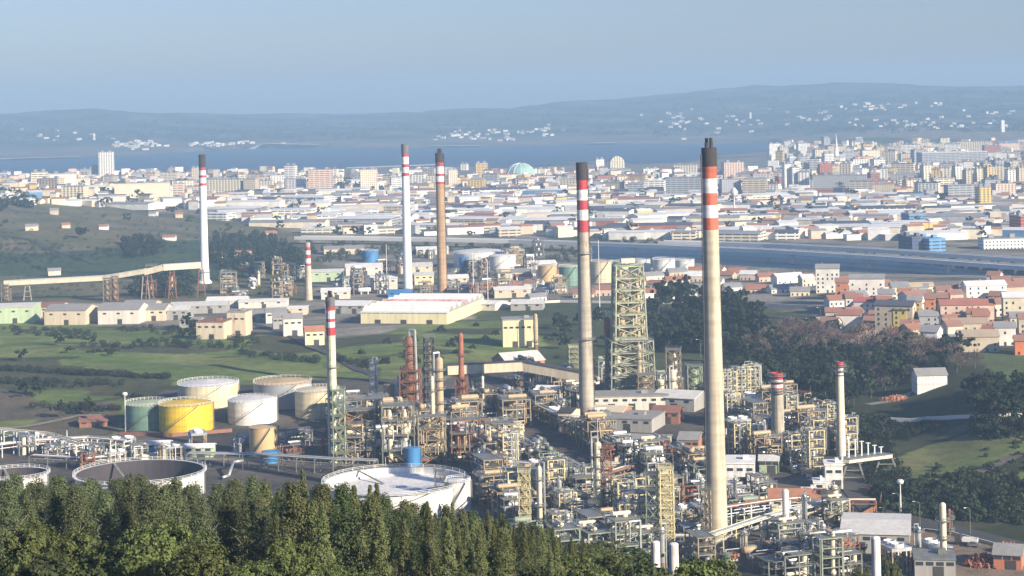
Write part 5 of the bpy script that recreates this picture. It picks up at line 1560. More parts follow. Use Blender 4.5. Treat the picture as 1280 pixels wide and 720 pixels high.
gallery([(560, 468), (655, 463), (735, 478)], [500, 500, 505], 'dark roofed conveyor bridge left of the grey banded chimney', 5, 4.5, corr_tan, steel_dark, 22, steel_dark)
gallery([(1054, 578), (1108, 571)], [606, 592], 'pale conveyor deck reaching right from the thin tan stack', 6, 1.2, insul_cream, steel, 16, steel)
for px, b, t, w, lab in [(135, 376, 348, 9, 'rusty brick trestle tower under the conveyor'), (144, 376, 346, 7, 'second trestle tower under the conveyor'), (190, 372, 332, 12, 'rusty frame tower where the conveyor climbs'), (214, 372, 334, 10, 'cream-braced frame tower left of the slim white chimney'), (8, 376, 356, 9, 'dark end tower of the long conveyor')]:
    lattice((px, b), t, w, w, steel_rust if w != 9 else steel_tan, lab, 4, 1, (1, 3, insul_tan), steel)
mb = MB(); pq = at(256, 354); mq = mpp(pq); mb.lathe([(9 * mq, -1), (9 * mq, 1), (6.2 * mq, 10 * mq * .5), (6.1 * mq, 12)], 20)
r = thing('stack_base', 'white conical base house around the slim white chimney', 'base house', pq); mb.build('wall', tank_white, r)
mb = MB(); mb.lathe([(6.9 * mq, 9), (7.2 * mq, 9.3), (6.9 * mq, 9.6)], 20); mb.build('rim', steel, r)

# bigger works buildings round the units
shed(648, 464, 52, 12, 20, brick_m, roof_pale, 'pinkish gabled building below the yellow slatted one', 24, 4)
shed(650, 434, 44, 34, 16, corr_yellow, roof_grey_s, 'yellow slatted process building with open decks', 3, flat=True, wins=6, doors=2)
column((670, 436), 392, 5, insul_tan, 'tan stack at the right end of the yellow slatted building', 1, True, False, cat='stack', name='furnace_stack')
shed(787, 514, 96, 18, 18, corr_white, roof_grey_s, 'long white ribbed building below the derrick', -2, flat=True, wins=8, doors=3)
shed(852, 514, 58, 16, 24, corr_grey, roof_pale, 'grey ribbed shed with pale sloping roof left of the tallest chimney', -26, 2)
shed(712, 540, 18, 24, 12, corr_tan, steel_dark, 'dark-roofed tan building at the foot of the grey banded chimney', -20)
shed(790, 540, 70, 16, 22, corr_grey, roof_grey_s, 'grey flat-roofed workshop below the long white building', -20, flat=True, wins=5)
shed(765, 533, 40, 18, 16, corr_orange, corr_tan, 'orange walled shed below the long white building', -20, 1.5)
shed(835, 530, 34, 14, 14, corr_rust, corr_rust, 'rust-red open shed right of the grey workshop', -14, 2)
shed(810, 566, 50, 14, 16, corr_green, roof_grey_s, 'greenish shed with grey roof in the middle court', -18, 1.5)
shed(864, 570, 26, 20, 14, corr_orange, roof_grey_s, 'orange brick pump building left of the tallest chimney', -14, 2)
shed(686, 506, 28, 16, 14, corr_white, roof_white_s, 'white canopy building left of the grey banded chimney', -16, 2)
shed(926, 608, 36, 28, 16, tank_white, roof_white_s, 'white stepped building right of the tallest chimney', -8, flat=True, wins=3)
shed(918, 622, 18, 14, 6, tank_white, roof_white_s, 'small white annexe in front of the white stepped building', -8, flat=True, wins=1)
shed(994, 645, 62, 20, 16, corr_yellow, corr_orange, 'cream shed with orange-brown roof near the white stack', -10, 2.2)
shed(1096, 692, 84, 24, 30, corr_grey, roof_pale, 'big grey shed with pale flat roof at the bottom right', -12, 1.2, 3, 4)
shed(1042, 612, 22, 30, 10, tank_white, roof_white_s, 'white tall box house under the conveyor deck', -6, flat=True, wins=2)
shed(1024, 622, 14, 18, 8, tank_white, roof_white_s, 'small white box house left of the white tall box', -6, flat=True, wins=1)
shed(1012, 632, 18, 16, 8, corr_white, roof_white_s, 'little white hut beside the pipes by the orange-roofed shed', -6, flat=True, wins=1)
shed(767, 602, 22, 22, 7, corr_tan, corr_tan, 'tan box house raised among the pipework', -6, flat=True, wins=0, doors=0)
shed(962, 592, 24, 16, 10, tank_palegreen, roof_pale, 'pale green kiosk behind the tallest chimney foot', -10)
shed(1162, 488, 38, 19, 11, tank_white, roof_grey_s, 'white barn with grey roof standing alone among dark trees', 2, 2.5, 0, 0, cat='barn', name='barn')
shed(1262, 712, 34, 18, 12, brick_m, roof_grey_s, 'low brick outbuilding at the bottom right corner', -20, 2)
shed(1168, 722, 50, 22, 14, corr_grey, steel, 'grey louvred cooler house below the flare column', -10, flat=True, wins=4)
shed(118, 534, 34, 7, 12, corr_rust, corr_rust, 'small brown shed left of the green tank', 8, 1.5)
shed(455, 518, 24, 14, 10, corr_yellow, corr_tan, 'yellow box house right of the short cream chimney', -6, flat=True, wins=1)
shed(305, 566, 24, 12, 8, corr_white, tank_blue, 'small shed with pale blue roof left of the tan tank', 0, 1)
shed(250, 572, 36, 12, 8, corr_green, roof_white_s, 'pale shed with white roof below the yellow tank', 0, 1)
shed(200, 566, 26, 10, 8, tank_blue, roof_white_s, 'blue-walled pump shed left of the pale shed', 0, 1)

# ------------------------------------------------------------------ process units
rp = random.Random(77)
GRID = R(17)

def unit_frame(w, d, levels, lh, fm, seed, dm, vm, tallv):
    q = random.Random(seed)
    def b():
        r = bare_root('process_unit')
        mb = MB(); nx = max(2, int(w / 4.5) + 1); xs = [-w / 2 + w * i / (nx - 1) for i in range(nx)]
        H = levels * lh
        for x in xs:
            for y in (-d / 2, d / 2): mb.bar((x, y, -1), (x, y, H), .42)
        for k in range(1, levels + 1):
            z = k * lh
            for y in (-d / 2, d / 2): mb.bar((xs[0], y, z), (xs[-1], y, z), .36)
            for x in xs: mb.bar((x, -d / 2, z), (x, d / 2, z), .36)
        for k in range(levels):
            i = q.randrange(nx - 1)
            for y in (-d / 2, d / 2): mb.bar((xs[i], y, k * lh), (xs[i + 1], y, (k + 1) * lh), .22)
        mb.build('frame', fm, r)
        for k in range(1, levels + 1):
            z = k * lh + .18; mb = MB(); cut = q.uniform(.55, 1.0)
            mb.box(-w * (1 - cut) / 2, 0, z, w * cut + .6, d + .6, .12)
            x0, x1 = -w / 2 - .3, -w / 2 + w * cut + .3
            for y in (-d / 2 - .3, d / 2 + .3):
                for zz in (.6, 1.15): mb.bar((x0, y, z + zz), (x1, y, z + zz), .11)
                for i in range(int(w / 2) + 1):
                    x = x0 + (x1 - x0) * i / int(w / 2); mb.bar((x, y, z), (x, y, z + 1.15), .11)
            mb.build('deck', steel, r)
        for k in range(levels + 1):
            if q.random() < .72:
                z = k * lh + (1.5 if k else 1.2); rad = q.uniform(.6, 1.15); L = w * q.uniform(.4, .75); y = q.uniform(-d * .25, d * .25); x = q.uniform(-.12, .12) * w
                mb = MB(); mb.tube((x - L / 2, y, z), (x + L / 2, y, z), rad, rad, 12)
                for s in (-1, 1):
                    mb.tube((x + s * L / 2, y, z), (x + s * (L / 2 + rad * .5), y, z), rad, rad * .45, 12)
                    mb.box(x + s * L * .3, y, z - rad - .35, .35, rad * 1.5, .8)
                mb.build('drum', q.choice([vm, alu, tank_white, vm]), r)
        if tallv:
            x = q.uniform(-.3, .3) * w; rad = q.uniform(.6, 1.0); h = H * q.uniform(.95, 1.15)
            mb = MB(); mb.lathe([(rad * 1.1, -1), (rad, 1.5), (rad, h * .97), (rad * .75, h), (.01, h)], 12, x, d * .2)
            mb.build('vessel', vm, r)
        mb = MB()
        for i in range(q.randrange(5, 9)):
            x = q.uniform(-.5, .5) * w; y = q.choice([-d / 2 - .5, d / 2 + .4, q.uniform(-.4, .4) * d]); z1 = q.uniform(.5, 1.1) * H; pr = q.uniform(.12, .28)
            x2 = q.uniform(-.55, .55) * w
            mb.path([(x, y, -.5), (x, y, z1), (x2, y, z1), (x2, y + q.choice([-1.2, 1.2]), z1), (x2, y + q.choice([-1, 1]), z1 * q.uniform(.3, .8))], pr, 6)
        mb.build('pipework', q.choice([alu, steel_white, dm]), r)
        return r
    return Kind('process_unit', b)

FR = []
for i, (w, d, lv, lh, fm, dm, vm, tv) in enumerate([
        (12, 7, 3, 4.2, steel_tan, insul_tan, insul_tan, True), (9, 6, 2, 4.0, steel, steel_tan, insul_cream, True), (14, 7, 4, 4.0, steel_tan, insul_cream, insul_tan, False),
        (8, 8, 4, 3.8, steel_green, steel_white, insul_cream, True), (11, 6, 2, 4.5, steel_rust, steel_rust, rust_red, False), (10, 7, 3, 3.6, steel_green, insul_cream, steel_green, False),
        (15, 6, 2, 4.0, steel, alu, insul_cream, False), (7, 6, 5, 3.6, steel_yellow, steel_yellow, insul_tan, True), (10, 8, 3, 4.0, steel_dark, insul_tan, tank_white, True)]):
    FR.append((unit_frame(w, d, lv, lh, fm, i + 3, dm, vm, tv), ['tan', 'grey', 'tall tan', 'pale green', 'rusty', 'green', 'long grey', 'yellow', 'dark'][i], max(w, d) * .5))

def exch_bank(n, L, rad, m, fm):
    def b():
        r = bare_root('heat_exchanger_bank')
        mb = MB()
        for i in range(n):
            x = (i - (n - 1) / 2) * rad * 2.6
            for s in (-1, 1): mb.box(x, s * L * .3, -.5, rad * 1.4, .5, .5 + 1.2)
        mb.box(0, 0, -.6, n * rad * 2.6, L * .9, .7); mb.build('plinth', deck_concrete, r)
        for i in range(n):
            x = (i - (n - 1) / 2) * rad * 2.6
            for k in range(2):
                z = 1.2 + rad + k * rad * 2.2
                mb = MB(); mb.tube((x, -L / 2, z), (x, L / 2, z), rad, rad, 12); mb.tube((x, -L / 2 - .5, z), (x, -L / 2, z), rad * 1.2, rad * 1.2, 12); mb.tube((x, L / 2, z), (x, L / 2 + rad * .6, z), rad, rad * .4, 12)
                mb.build('exchanger', m, r)
        mb = MB(); mb.path([(-n * rad * 1.4, -L * .4, 0), (-n * rad * 1.4, -L * .4, 3.6 + rad * 3), (n * rad * 1.4, -L * .4, 3.6 + rad * 3)], .2); mb.build('header_pipe', fm, r)
        return r
    return Kind('heat_exchanger_bank', b)
def fan_cooler(w, d, h, m):
    def b():
        r = bare_root('fan_cooler')
        mb = MB()
        for x in (-w / 2, 0, w / 2):
            for y in (-d / 2, d / 2): mb.bar((x, y, -1), (x, y, h), .4)
        for y in (-d / 2, d / 2):
            mb.bar((-w / 2, y, h * .55), (w / 2, y, h * .55), .3); mb.bar((-w / 2, y, 0), (0, y, h * .55), .2); mb.bar((w / 2, y, 0), (0, y, h * .55), .2)
        mb.build('frame', m, r)
        mb = MB(); mb.box(0, 0, h, w + .6, d + .6, 1.1); mb.build('tube_bundle', alu, r)
        n = max(2, int(w / d + .5)); q = min(w / n, d) * .42
        mb = MB(); mb.lathe([(q, 0), (q, .9), (q * .9, .9), (q * .9, .25), (.01, .25)], 14); fm = mb.mesh('fan_ring', steel_white)
        for i in range(n): put('fan_ring', fm, r, ((i - (n - 1) / 2) * w / n, 0, h + 1.1))
        mb = MB()
        for i in range(4):
            x = w * (-.4 + .27 * i); mb.path([(x, -d / 2 - .6, 0), (x, -d / 2 - .6, h + .5), (x, -d / 2 - .3, h + .5)], .2)
        mb.build('pipework', steel_white, r)
        return r
    return Kind('fan_cooler', b)
def drum_kind(L, rad, m):
    def b():
        r = bare_root('drum'); mb = MB()
        prof = [(.01, -L / 2 - rad * .5), (rad * .7, -L / 2 - rad * .35), (rad, -L / 2), (rad, L / 2), (rad * .7, L / 2 + rad * .35), (.01, L / 2 + rad * .5)]
        mb.lathe(prof, 16)
        mb.v = [(z, y, x + rad + 1.6) for x, y, z in mb.v]
        mb.build('shell', m, r, True)
        mb = MB()
        for s in (-1, 1): mb.box(s * L * .3, 0, -.8, .6, rad * 1.7, 2.4 + rad * .35)
        mb.build('saddle', deck_concrete, r)
        mb = MB(); mb.bar((-L * .35, -.5, rad * 2 + 1.7), (L * .35, -.5, rad * 2 + 1.7), .8, 0, .12)
        for zz in (2.3, 2.8):
            mb.bar((-L * .35, -.9, rad * 2 + zz), (L * .35, -.9, rad * 2 + zz), .1)
        mb.build('walkway', steel, r)
        return r
    return Kind('horizontal_drum', b)
def vessel_kind(h, rad, m):
    def b():
        r = bare_root('upright_vessel'); mb = MB()
        mb.lathe([(rad * 1.05, -1), (rad * 1.05, h * .14)], 16); mb.build('skirt', steel_rust, r, True)
        mb = MB(); mb.lathe([(rad, h * .14), (rad, h * .93), (rad * .8, h * .98), (.01, h)], 16); mb.build('shell', m, r)
        ring_platform(h * .86, rad + .02, rad + 1.0).build('platform', steel, r)
        mb = MB(); mb.path([(0, 0, h - .1), (0, 0, h + .8), (rad + .5, 0, h + .8), (rad + .5, 0, 0)], .18)
        for s in (-.25, .25): mb.bar((s, -rad - .4, 0), (s, -rad - .4, h * .9), .1)
        mb.build('side_pipe', alu, r)
        return r
    return Kind('upright_vessel', b)
def furnace_kind(m):
    def b():
        r = bare_root('furnace'); mb = MB()
        mb.box(0, 0, 1.5, 8, 6, 7); mb.build('box', m, r)
        mb = MB()
        for x in (-3.6, 0, 3.6):
            for y in (-2.7, 2.7): mb.bar((x, y, -1), (x, y, 1.5), .5)
        mb.build('legs', steel_dark, r)
        mb = MB(); mb.add([(-4, -3, 8.5), (4, -3, 8.5), (4, 3, 8.5), (-4, 3, 8.5), (-1.6, -1.2, 11.5), (1.6, -1.2, 11.5), (1.6, 1.2, 11.5), (-1.6, 1.2, 11.5)], [(0, 1, 5, 4), (1, 2, 6, 5), (2, 3, 7, 6), (3, 0, 4, 7), (4, 5, 6, 7)]); mb.build('hood', m, r)
        mb = MB(); mb.lathe([(.9, 11.4), (.8, 19), (.65, 19), (.65, 17)], 12); mb.build('stack', steel_rust, r)
        ring_platform(15.5, .86, 1.9).build('platform', steel, r)
        return r
    return Kind('furnace', b)
OTHER = [(exch_bank(3, 6, .6, insul_cream, alu), 'cream exchanger', 5, 'heat exchangers'), (exch_bank(2, 7, .7, alu, steel_white), 'silver exchanger', 4.5, 'heat exchangers'),
         (fan_cooler(14, 6, 6, steel_green), 'green-framed fan cooler', 7, 'fan cooler'), (fan_cooler(9, 6, 7.5, steel_tan), 'tan-framed fan cooler', 5, 'fan cooler'),
         (drum_kind(9, 1.5, tank_white), 'white horizontal drum', 5, 'drum'), (drum_kind(7, 1.2, insul_tan), 'tan horizontal drum', 4, 'drum'),
         (vessel_kind(11, 1.1, insul_cream), 'cream upright vessel', 3, 'vessel'), (vessel_kind(14, .9, alu), 'silver upright vessel', 3, 'vessel'), (vessel_kind(8, 1.5, insul_tan), 'tan upright vessel', 3, 'vessel'),
         (vessel_kind(6, 1.2, tank_green), 'green upright vessel', 3, 'vessel'), (exch_bank(4, 5, .5, steel_rust, alu), 'rusty exchanger', 5, 'heat exchangers')]

USED = [(o.location.x, o.location.y, 5.0) for o, l, a in THINGS if o.name.split('.')[0] in ('process_column', 'steel_tower', 'shed', 'chimney', 'storage_tank', 'derrick', 'furnace_stack', 'white_stack', 'works_office')
        and o.location.y < 1250]
BIGR = {}
for o, l, a in THINGS:
    if o.location.y > 1250: continue
    q = 0
    for c in kids(o):
        if c.type == 'MESH' and c.name.split('.')[0] in ('wall', 'shell', 'shaft', 'frame'):
            bb = [Vector(v) for v in c.bound_box]
            q = max(q, max((b.xy.length for b in bb)) * .78 if c.name.startswith(('wall', 'frame')) else max(abs(b.x) for b in bb))
    if q: USED.append((o.location.x, o.location.y, q + .8))
ROADS = [[(556, 512), (610, 540), (680, 575), (740, 606), (800, 640)], [(600, 470), (690, 506), (760, 545), (830, 590), (870, 620)]]
RP = []
ROADS += [[(880, 700), (960, 672), (1040, 652)], [(885, 672), (960, 660), (1010, 655)], [(965, 655), (1030, 640), (1060, 620)]]
for rd in ROADS:
    P = [at(*q) for q in rd]
    for a, b in zip(P[:-1], P[1:]):
        for i in range(20): RP.append(a.lerp(b, i / 20))
def fits(x, y, q):
    if any((x - a) ** 2 + (y - b) ** 2 < (q + c) ** 2 for a, b, c in USED): return False
    return all((x - p.x) ** 2 + (y - p.y) ** 2 > (q * .7 + 4) ** 2 for p in RP)
ZONES = [([(272, 340), (384, 338), (384, 380), (290, 380)], 22, [0, 2, 4, 1], 10), ([(420, 325), (700, 318), (700, 372), (600, 372), (420, 368)], 40, [0, 2, 4, 1, 8], 12),
         ([(420, 516), (560, 516), (648, 520), (655, 560), (640, 575), (425, 575)], 85, [0, 2, 0, 1, 8, 4], 8.5),
         ([(590, 545), (660, 560), (740, 610), (800, 645), (830, 690), (700, 690), (640, 660), (600, 610)], 120, [0, 1, 2, 4, 7, 0, 8, 5, 2], 7.6),
         ([(640, 478), (700, 482), (735, 520), (800, 560), (880, 580), (880, 640), (830, 620), (740, 560), (640, 500)], 85, [0, 4, 0, 8, 3], 8.2),
         ([(905, 490), (960, 490), (1060, 535), (1060, 585), (1000, 600), (920, 570), (905, 540)], 75, [0, 2, 1, 7, 0], 8.0),
         ([(830, 610), (880, 600), (960, 615), (960, 690), (900, 720), (840, 715)], 34, [1, 0, 6, 5, 2], 7.6),
         ([(960, 650), (1045, 640), (1060, 720), (950, 730)], 34, [1, 6, 4, 3], 7.6),
         ([(1100, 700), (1165, 690), (1240, 725), (1140, 750)], 6, [1, 8, 6], 7.6),
         ([(640, 690), (830, 690), (860, 740), (700, 740)], 26, [1, 3, 6, 5], 7.6),
         ([(20, 556), (120, 562), (380, 560), (380, 578), (240, 580), (60, 590)], 22, [1, 6, 4], 7),
         ([(740, 470), (830, 480), (880, 495), (740, 495)], 12, [3, 5, 0], 7)]
nu = 0
for poly, want, fr, gap in ZONES:
    xs = [a for a, b in poly]; ys_ = [b for a, b in poly]; got = 0
    for t in range(2500):
        if got >= want: break
        px, py = rp.uniform(min(xs), max(xs)), rp.uniform(min(ys_), max(ys_))
        if not inpoly(px, py, poly): continue
        p = at(px, py)
        if rp.random() < .56:
            K, nm, q = FR[rp.choice(fr)]; lab = '%s process frame' % nm; cat, grp = 'process frame', 'process frames of the refinery units'
        else:
            K, nm, q, cat = rp.choice(OTHER); lab = nm; grp = '%ss of the refinery units' % cat if not cat.endswith('s') else '%s of the refinery units' % cat
        if p.y < 585 or not fits(p.x, p.y, q * .66): continue
        USED.append((p.x, p.y, q * .66)); got += 1; nu += 1
        K.place((p.x, p.y, p.z - .05), GRID + rp.choice([0, math.pi / 2, math.pi, -math.pi / 2]) + rp.uniform(-.04, .04), lab, cat, grp, 'plant', rp.uniform(.78, 1.08), None, rp.uniform(.85, 1.3) if poly[0] == (420, 516) or p.y > 1150 else rp.uniform(.66, 1.0))
print('units', nu)

# ------------------------------------------------------------------ pipe racks
def rack(pts, h, w, label, pipes=6, m=steel, every=7.0, two=True, ground=True, pm=None):
    P = [at(*q) for q in pts]
    r = thing('pipe_rack', label, 'pipe rack', P[0]); off = P[0]
    mb = MB()
    for a, b in zip(P[:-1], P[1:]):
        L = (b - a).length; n = max(1, int(L / every)); d = (b - a).normalized(); s = Vector((d.y, -d.x, 0)).normalized()
        for i in range(n + 1):
            q = a.lerp(b, i / n) - off
            for k in (-1, 1): mb.bar(q + s * (k * w / 2) + Vector((0, 0, -1)), q + s * (k * w / 2) + Vector((0, 0, h + .3)), .36)
            for z in ((h, h * .62) if two else (h,)): mb.bar(q - s * w / 2 + Vector((0, 0, z)), q + s * w / 2 + Vector((0, 0, z)), .34)
        for k in (-1, 1): mb.bar(a - off + s * (k * w / 2) + Vector((0, 0, h * .82)), b - off + s * (k * w / 2) + Vector((0, 0, h * .82)), .25)
    mb.build('frame', m, r)
    for j in range(pipes):
        o = -w * .42 + w * .84 * j / max(1, pipes - 1); pr = rp.uniform(.14, .34); z = h + .17 + pr if j % 3 != 2 or not two else h * .62 + .17 + pr
        mb = MB(); Q = []
        for i, p in enumerate(P):
            d = (P[min(i + 1, len(P) - 1)] - P[max(i - 1, 0)]).normalized(); s = Vector((d.y, -d.x, 0)).normalized()
            Q.append(p - off + s * o + Vector((0, 0, z)))
        mb.path(Q, pr, 6)
        mb.build('pipe', (pm or rp.choice([alu, steel_white, insul_cream, alu, steel_rust])), r)
    return r
rack([(236, 584), (330, 586), (420, 592), (470, 594)], 5.5, 5, 'long silver pipe rack behind the two floating-roof tanks')
rack([(596, 592), (640, 595), (690, 600)], 5.5, 5, 'silver pipe rack right of the white floating-roof tank')
rack([(-20, 552), (60, 560), (104, 574)], 6, 6, 'white pipe rack sweeping in from the left edge', m=steel_white)
rack([(40, 582), (110, 586), (140, 583)], 4, 4, 'pipe rack above the dark open tank at left', 5)
rack([(-20, 574), (40, 566), (110, 562), (160, 566)], 5, 5, 'second pale pipe rack at the left edge', 5, steel_white)
rack([(596, 540), (660, 572), (740, 612), (790, 640)], 6, 6, 'long diagonal pipe rack beside the refinery street', 7, steel_green)
rack([(650, 512), (700, 536), (760, 566), (812, 592)], 6, 5, 'diagonal pipe rack on the far side of the street', 6, steel_tan)
rack([(420, 556), (520, 558), (640, 560)], 7, 5, 'tan pipe rack through the tan process block', 6, steel_tan)
rack([(650, 640), (720, 625), (800, 600)], 6, 5, 'green pipe rack across the pipework court', 6, steel_green)
rack([(880, 700), (960, 672), (1040, 652)], 7, 5, 'yellowish pipe bridge climbing right from the tallest chimney foot', 7, steel_yellow)
rack([(885, 672), (960, 660), (1010, 655)], 9, 4, 'upper pale pipe bridge beside the tallest chimney foot', 5, steel_white)
rack([(905, 530), (980, 545), (1050, 560)], 7, 5, 'tan pipe rack by the two small striped stacks', 6, steel_tan)
rack([(960, 700), (1020, 690), (1060, 676)], 5, 5, 'pipe rack below the orange-roofed shed', 6, steel)
rack([(740, 694), (800, 690), (870, 690)], 5, 5, 'low pipe rack in front of the yellow ladder tower', 6, steel)
rack([(650, 690), (700, 668), (760, 655)], 5, 5, 'low pipe rack behind the near conifers', 6, steel_white)
rack([(905, 500), (960, 496), (1010, 505)], 5, 4, 'pipe rack at the back of the striped stack unit', 5, steel_tan)
rack([(1010, 660), (1060, 640), (1095, 640)], 4, 4, 'rusty fence-like rack beside the dark valley road', 5, steel_rust)
def bigpipe(pts, zs, rad, m, label):
    P = [at(*q) for q in pts]; mb = MB(); Q = [p + Vector((0, 0, z)) for p, z in zip(P, zs)]
    mb.path(Q, rad, 10); o = mb.build('large_pipe', m, None, True); return tag(o, label, 'pipe')
bigpipe([(585, 628), (596, 627), (604, 612), (614, 608), (640, 612)], [1, 1.5, 7, 7, 7], .8, alu, 'fat silver pipe rising beside the white floating-roof tank')
bigpipe([(602, 630), (612, 629), (620, 614), (632, 611), (656, 614)], [1, 1.5, 7, 7, 7], .7, rust_red, 'fat rust-red pipe rising beside the silver one')
bigpipe([(278, 600), (286, 598), (292, 590), (304, 588)], [1, 1.2, 4, 4], .6, alu, 'silver pipe bend right of the dark open tank')
bigpipe([(404, 568), (404, 567.9)], [0, 8], .7, band_red, 'bright red standpipe left of the short cream chimney')

# flare line: fence of the conveyor deck posts
def deck_posts():
    r = None
    for i, (px, b, t) in enumerate([(1062, 576, 545), (1070, 575, 547), (1078, 574, 549), (1086, 573, 551), (1094, 572, 553), (1102, 571, 556), (1109, 570, 558)]):
        g = at(1054 + i * 8, 606 - i * 2.2); z0 = height_to(g, b); z1 = height_to(g, t)
        mb = MB(); mb.bar((0, 0, z0), (0, 0, z1), .45); mb.bar((-.9, 0, z1 - .2), (.9, 0, z1 - .2), .25); mb.bar((-.4, 0, z0), (-.4, 0, z0 + 1.4), .2)
        o = mb.build('deck_post', steel_white); o.location = g
        tag(o, '%s pale post along the conveyor deck, counted from the stack' % ordinal(i + 1), 'post', 'posts along the conveyor deck')
deck_posts()

# ------------------------------------------------------------------ the village on the right
rv = random.Random(9)
mb = MB(); mb.box(0, 0, 0, .95, .12, 1.2); mb.box(0, -.04, -.12, 1.2, .2, .1); WIN = mb.mesh('window', [glass])
mb = MB(); mb.box(0, 0, 0, 1.2, .12, 2.2); DOOR = mb.mesh('door', steel_dark)
mb = MB(); mb.box(0, 0, 0, .8, .8, 1.8); mb.box(0, 0, 1.8, 1.1, 1.1, .2); CHIM = mb.mesh('chimney_stack', brick_m)
def house(px, base, wpx, hpx, wallc, roofc, label, rz=None, depth=None, flat=False, group=None, auto=None):
    p = at(px, base); mm = mpp(p); w = wpx * mm * (1.08 if px > 1030 else 1); h = hpx * mm * (1.15 if px > 1030 else 1); depth = depth or rv.uniform(9, 12)
    rise = min(3.0, depth * .24); rz = R(rv.choice([-28, -18, 10, 22, -8])) if rz is None else R(rz)
    loc, p = front(px, base, depth, rz)
    hw = max(3, h - rise * .8)
    if flat:
        r = thing('village_house', label, 'house', loc, rz, group, auto)
        mb = MB(); mb.box(0, 0, -2, w, depth, hw + 2); o = mb.build('wall', PLAIN, r); o.color = (*wallc, 1)
        mb = MB(); mb.box(0, 0, hw, w + .5, depth + .5, .7); mb.box(w * .2, 0, hw + .7, 3, 3, 2); o = mb.build('roof', ROOFC, r); o.color = (*roofc, 1)
    else:
        r = gabled('village_house', loc, rz, w, depth, hw, rise, wallc, roofc, label, 'house', group, auto, over=.5)
        if rv.random() < .7:
            put('chimney_stack', CHIM, kids(r)[1], (w * rv.uniform(-.3, .3), depth * .15, hw + rise * .6))
    fl = max(1, int(hw / 2.9)); n = max(2, int(w / 3.0))
    for k in range(fl):
        for i in range(min(n, 5)):
            if rv.random() < .25: continue
            if k == 0 and i == n // 2:
                put('door', DOOR, r, (w * (-.5 + (i + .5) / min(n, 5)), -depth / 2 - .06, .1)); continue
            put('window', WIN, r, (w * (-.5 + (i + .5) / min(n, 5)), -depth / 2 - .06, .9 + k * 2.9))
        put('window', WIN, r, (w / 2 + .06, 0, .9 + k * 2.9), R(90))
    return r
for a in [(1035, 366, 27, 30, WHITE, ROOFGREY, 'tall white house at the water side of the village', -10), (1053, 381, 15, 28, lin(206, 132, 92), TERRA, 'narrow orange house beside the tall white house', -10),
          (1084, 374, 40, 26, WHITE, ROOFGREY, 'broad white house behind the grey and red roofs', -12), (1066, 386, 30, 18, BEIGE, ROOFGREY, 'house with beige-grey roof in front of the narrow orange house', 12),
          (1086, 396, 32, 20, WHITE, lin(186, 104, 94), 'house with bright red roof at the village centre', -20), (1108, 388, 18, 22, WHITE, ROOFGREY, 'white house right of the broad white house', -12),
          (1124, 374, 20, 18, CREAM, ROOFGREY, 'cream block at the village rear', 0), (1142, 366, 44, 10, CREAM, lin(196, 180, 150), 'long low tan-roofed hall at the village rear by the water', 0),
          (1150, 384, 26, 18, PINKY, TERRA, 'house with orange-tan roof right of the cream block', -14), (1163, 394, 12, 22, lin(214, 140, 96), TERRA, 'slim salmon house below the orange-tan roof', -14),
          (1178, 388, 12, 18, lin(150, 70, 66), TERRA, 'dark red house between salmon and pink houses', -10), (1193, 384, 16, 18, PINKY, TERRA, 'pink house right of the dark red house', 8),
          (1230, 380, 48, 24, WHITE, ROOFWHITE, 'wide white house with arched pale gable', 6), (1240, 396, 34, 18, CREAM, TERRA, 'house with terracotta roof below the wide white house', 6),
          (1208, 406, 62, 26, PINKY, lin(170, 112, 96), 'long house with wide red roof on the right of the village', -4), (1206, 420, 50, 18, BEIGE, lin(170, 150, 130), 'long stone house under the wide red roof', -4),
          (1246, 420, 22, 14, WHITE, TERRA, 'small white house right of the long stone house', 10), (1120, 414, 44, 32, BEIGE, ROOFDARK, 'large beige house with dark roof and yellow wing', -24),
          (1128, 412, 16, 26, lin(230, 206, 110), ROOFDARK, 'bright yellow wing standing before the dark-roofed house', -24), (1144, 402, 16, 26, lin(222, 190, 120), ROOFGREY, 'tall ochre house right of the yellow wing', -14),
          (1160, 408, 22, 16, GREYW, ROOFGREY, 'grey house in the gap right of the ochre house', -6), (1062, 414, 28, 22, WHITE, lin(160, 112, 98), 'white house with brown-red roof at the front of the village', -14),
          (1032, 414, 24, 14, CREAM, ROOFGREY, 'low cream cottage at the left front of the village', 20), (1044, 402, 22, 14, BEIGE, ROOFRUST, 'small stone house behind the low cream cottage', -10),
          (1056, 430, 36, 12, WHITE, lin(172, 116, 98), 'long red-roofed cottage lowest on the slope', -22), (1078, 424, 14, 12, WHITE, TERRA, 'small white cottage right of the long cottage', -22),
          (1256, 432, 24, 24, WHITE, ROOFGREY, 'white house at the right front of the village', -10), (1278, 444, 18, 20, lin(220, 130, 80), TERRA, 'orange house cut by the right edge', -10),
          (1270, 406, 30, 34, CREAM, ROOFWHITE, 'pale house with balconies at the right edge', -8), (1222, 440, 46, 22, BEIGE, lin(176, 160, 136), 'big house with broad tan roof below the stone house', -6),
          (1194, 436, 18, 14, WHITE, ROOFGREY, 'small white house left of the broad tan roof', -6), (1100, 368, 18, 12, WHITE, TERRA, 'small white house behind the broad white house', 0),
          (1180, 372, 20, 12, CREAM, TERRA, 'cream house behind the pink house by the water', 0), (1216, 366, 22, 10, PINKY, TERRA, 'low pink house at the rear right by the water', 5),
          (1266, 374, 30, 18, PINKY, TERRA, 'pink house with terracotta roof at the rear right edge', 5), (997, 437, 8, 12, WHITE, ROOFRUST, 'tiny white cottage alone among bare trees', 0),
          (1258, 392, 24, 16, WHITE, TERRA, 'white house between pale balconied house and terracotta roof', 6), (1098, 406, 20, 14, CREAM, TERRA, 'cream house below the bright red roof', -16)]:
    house(*a)
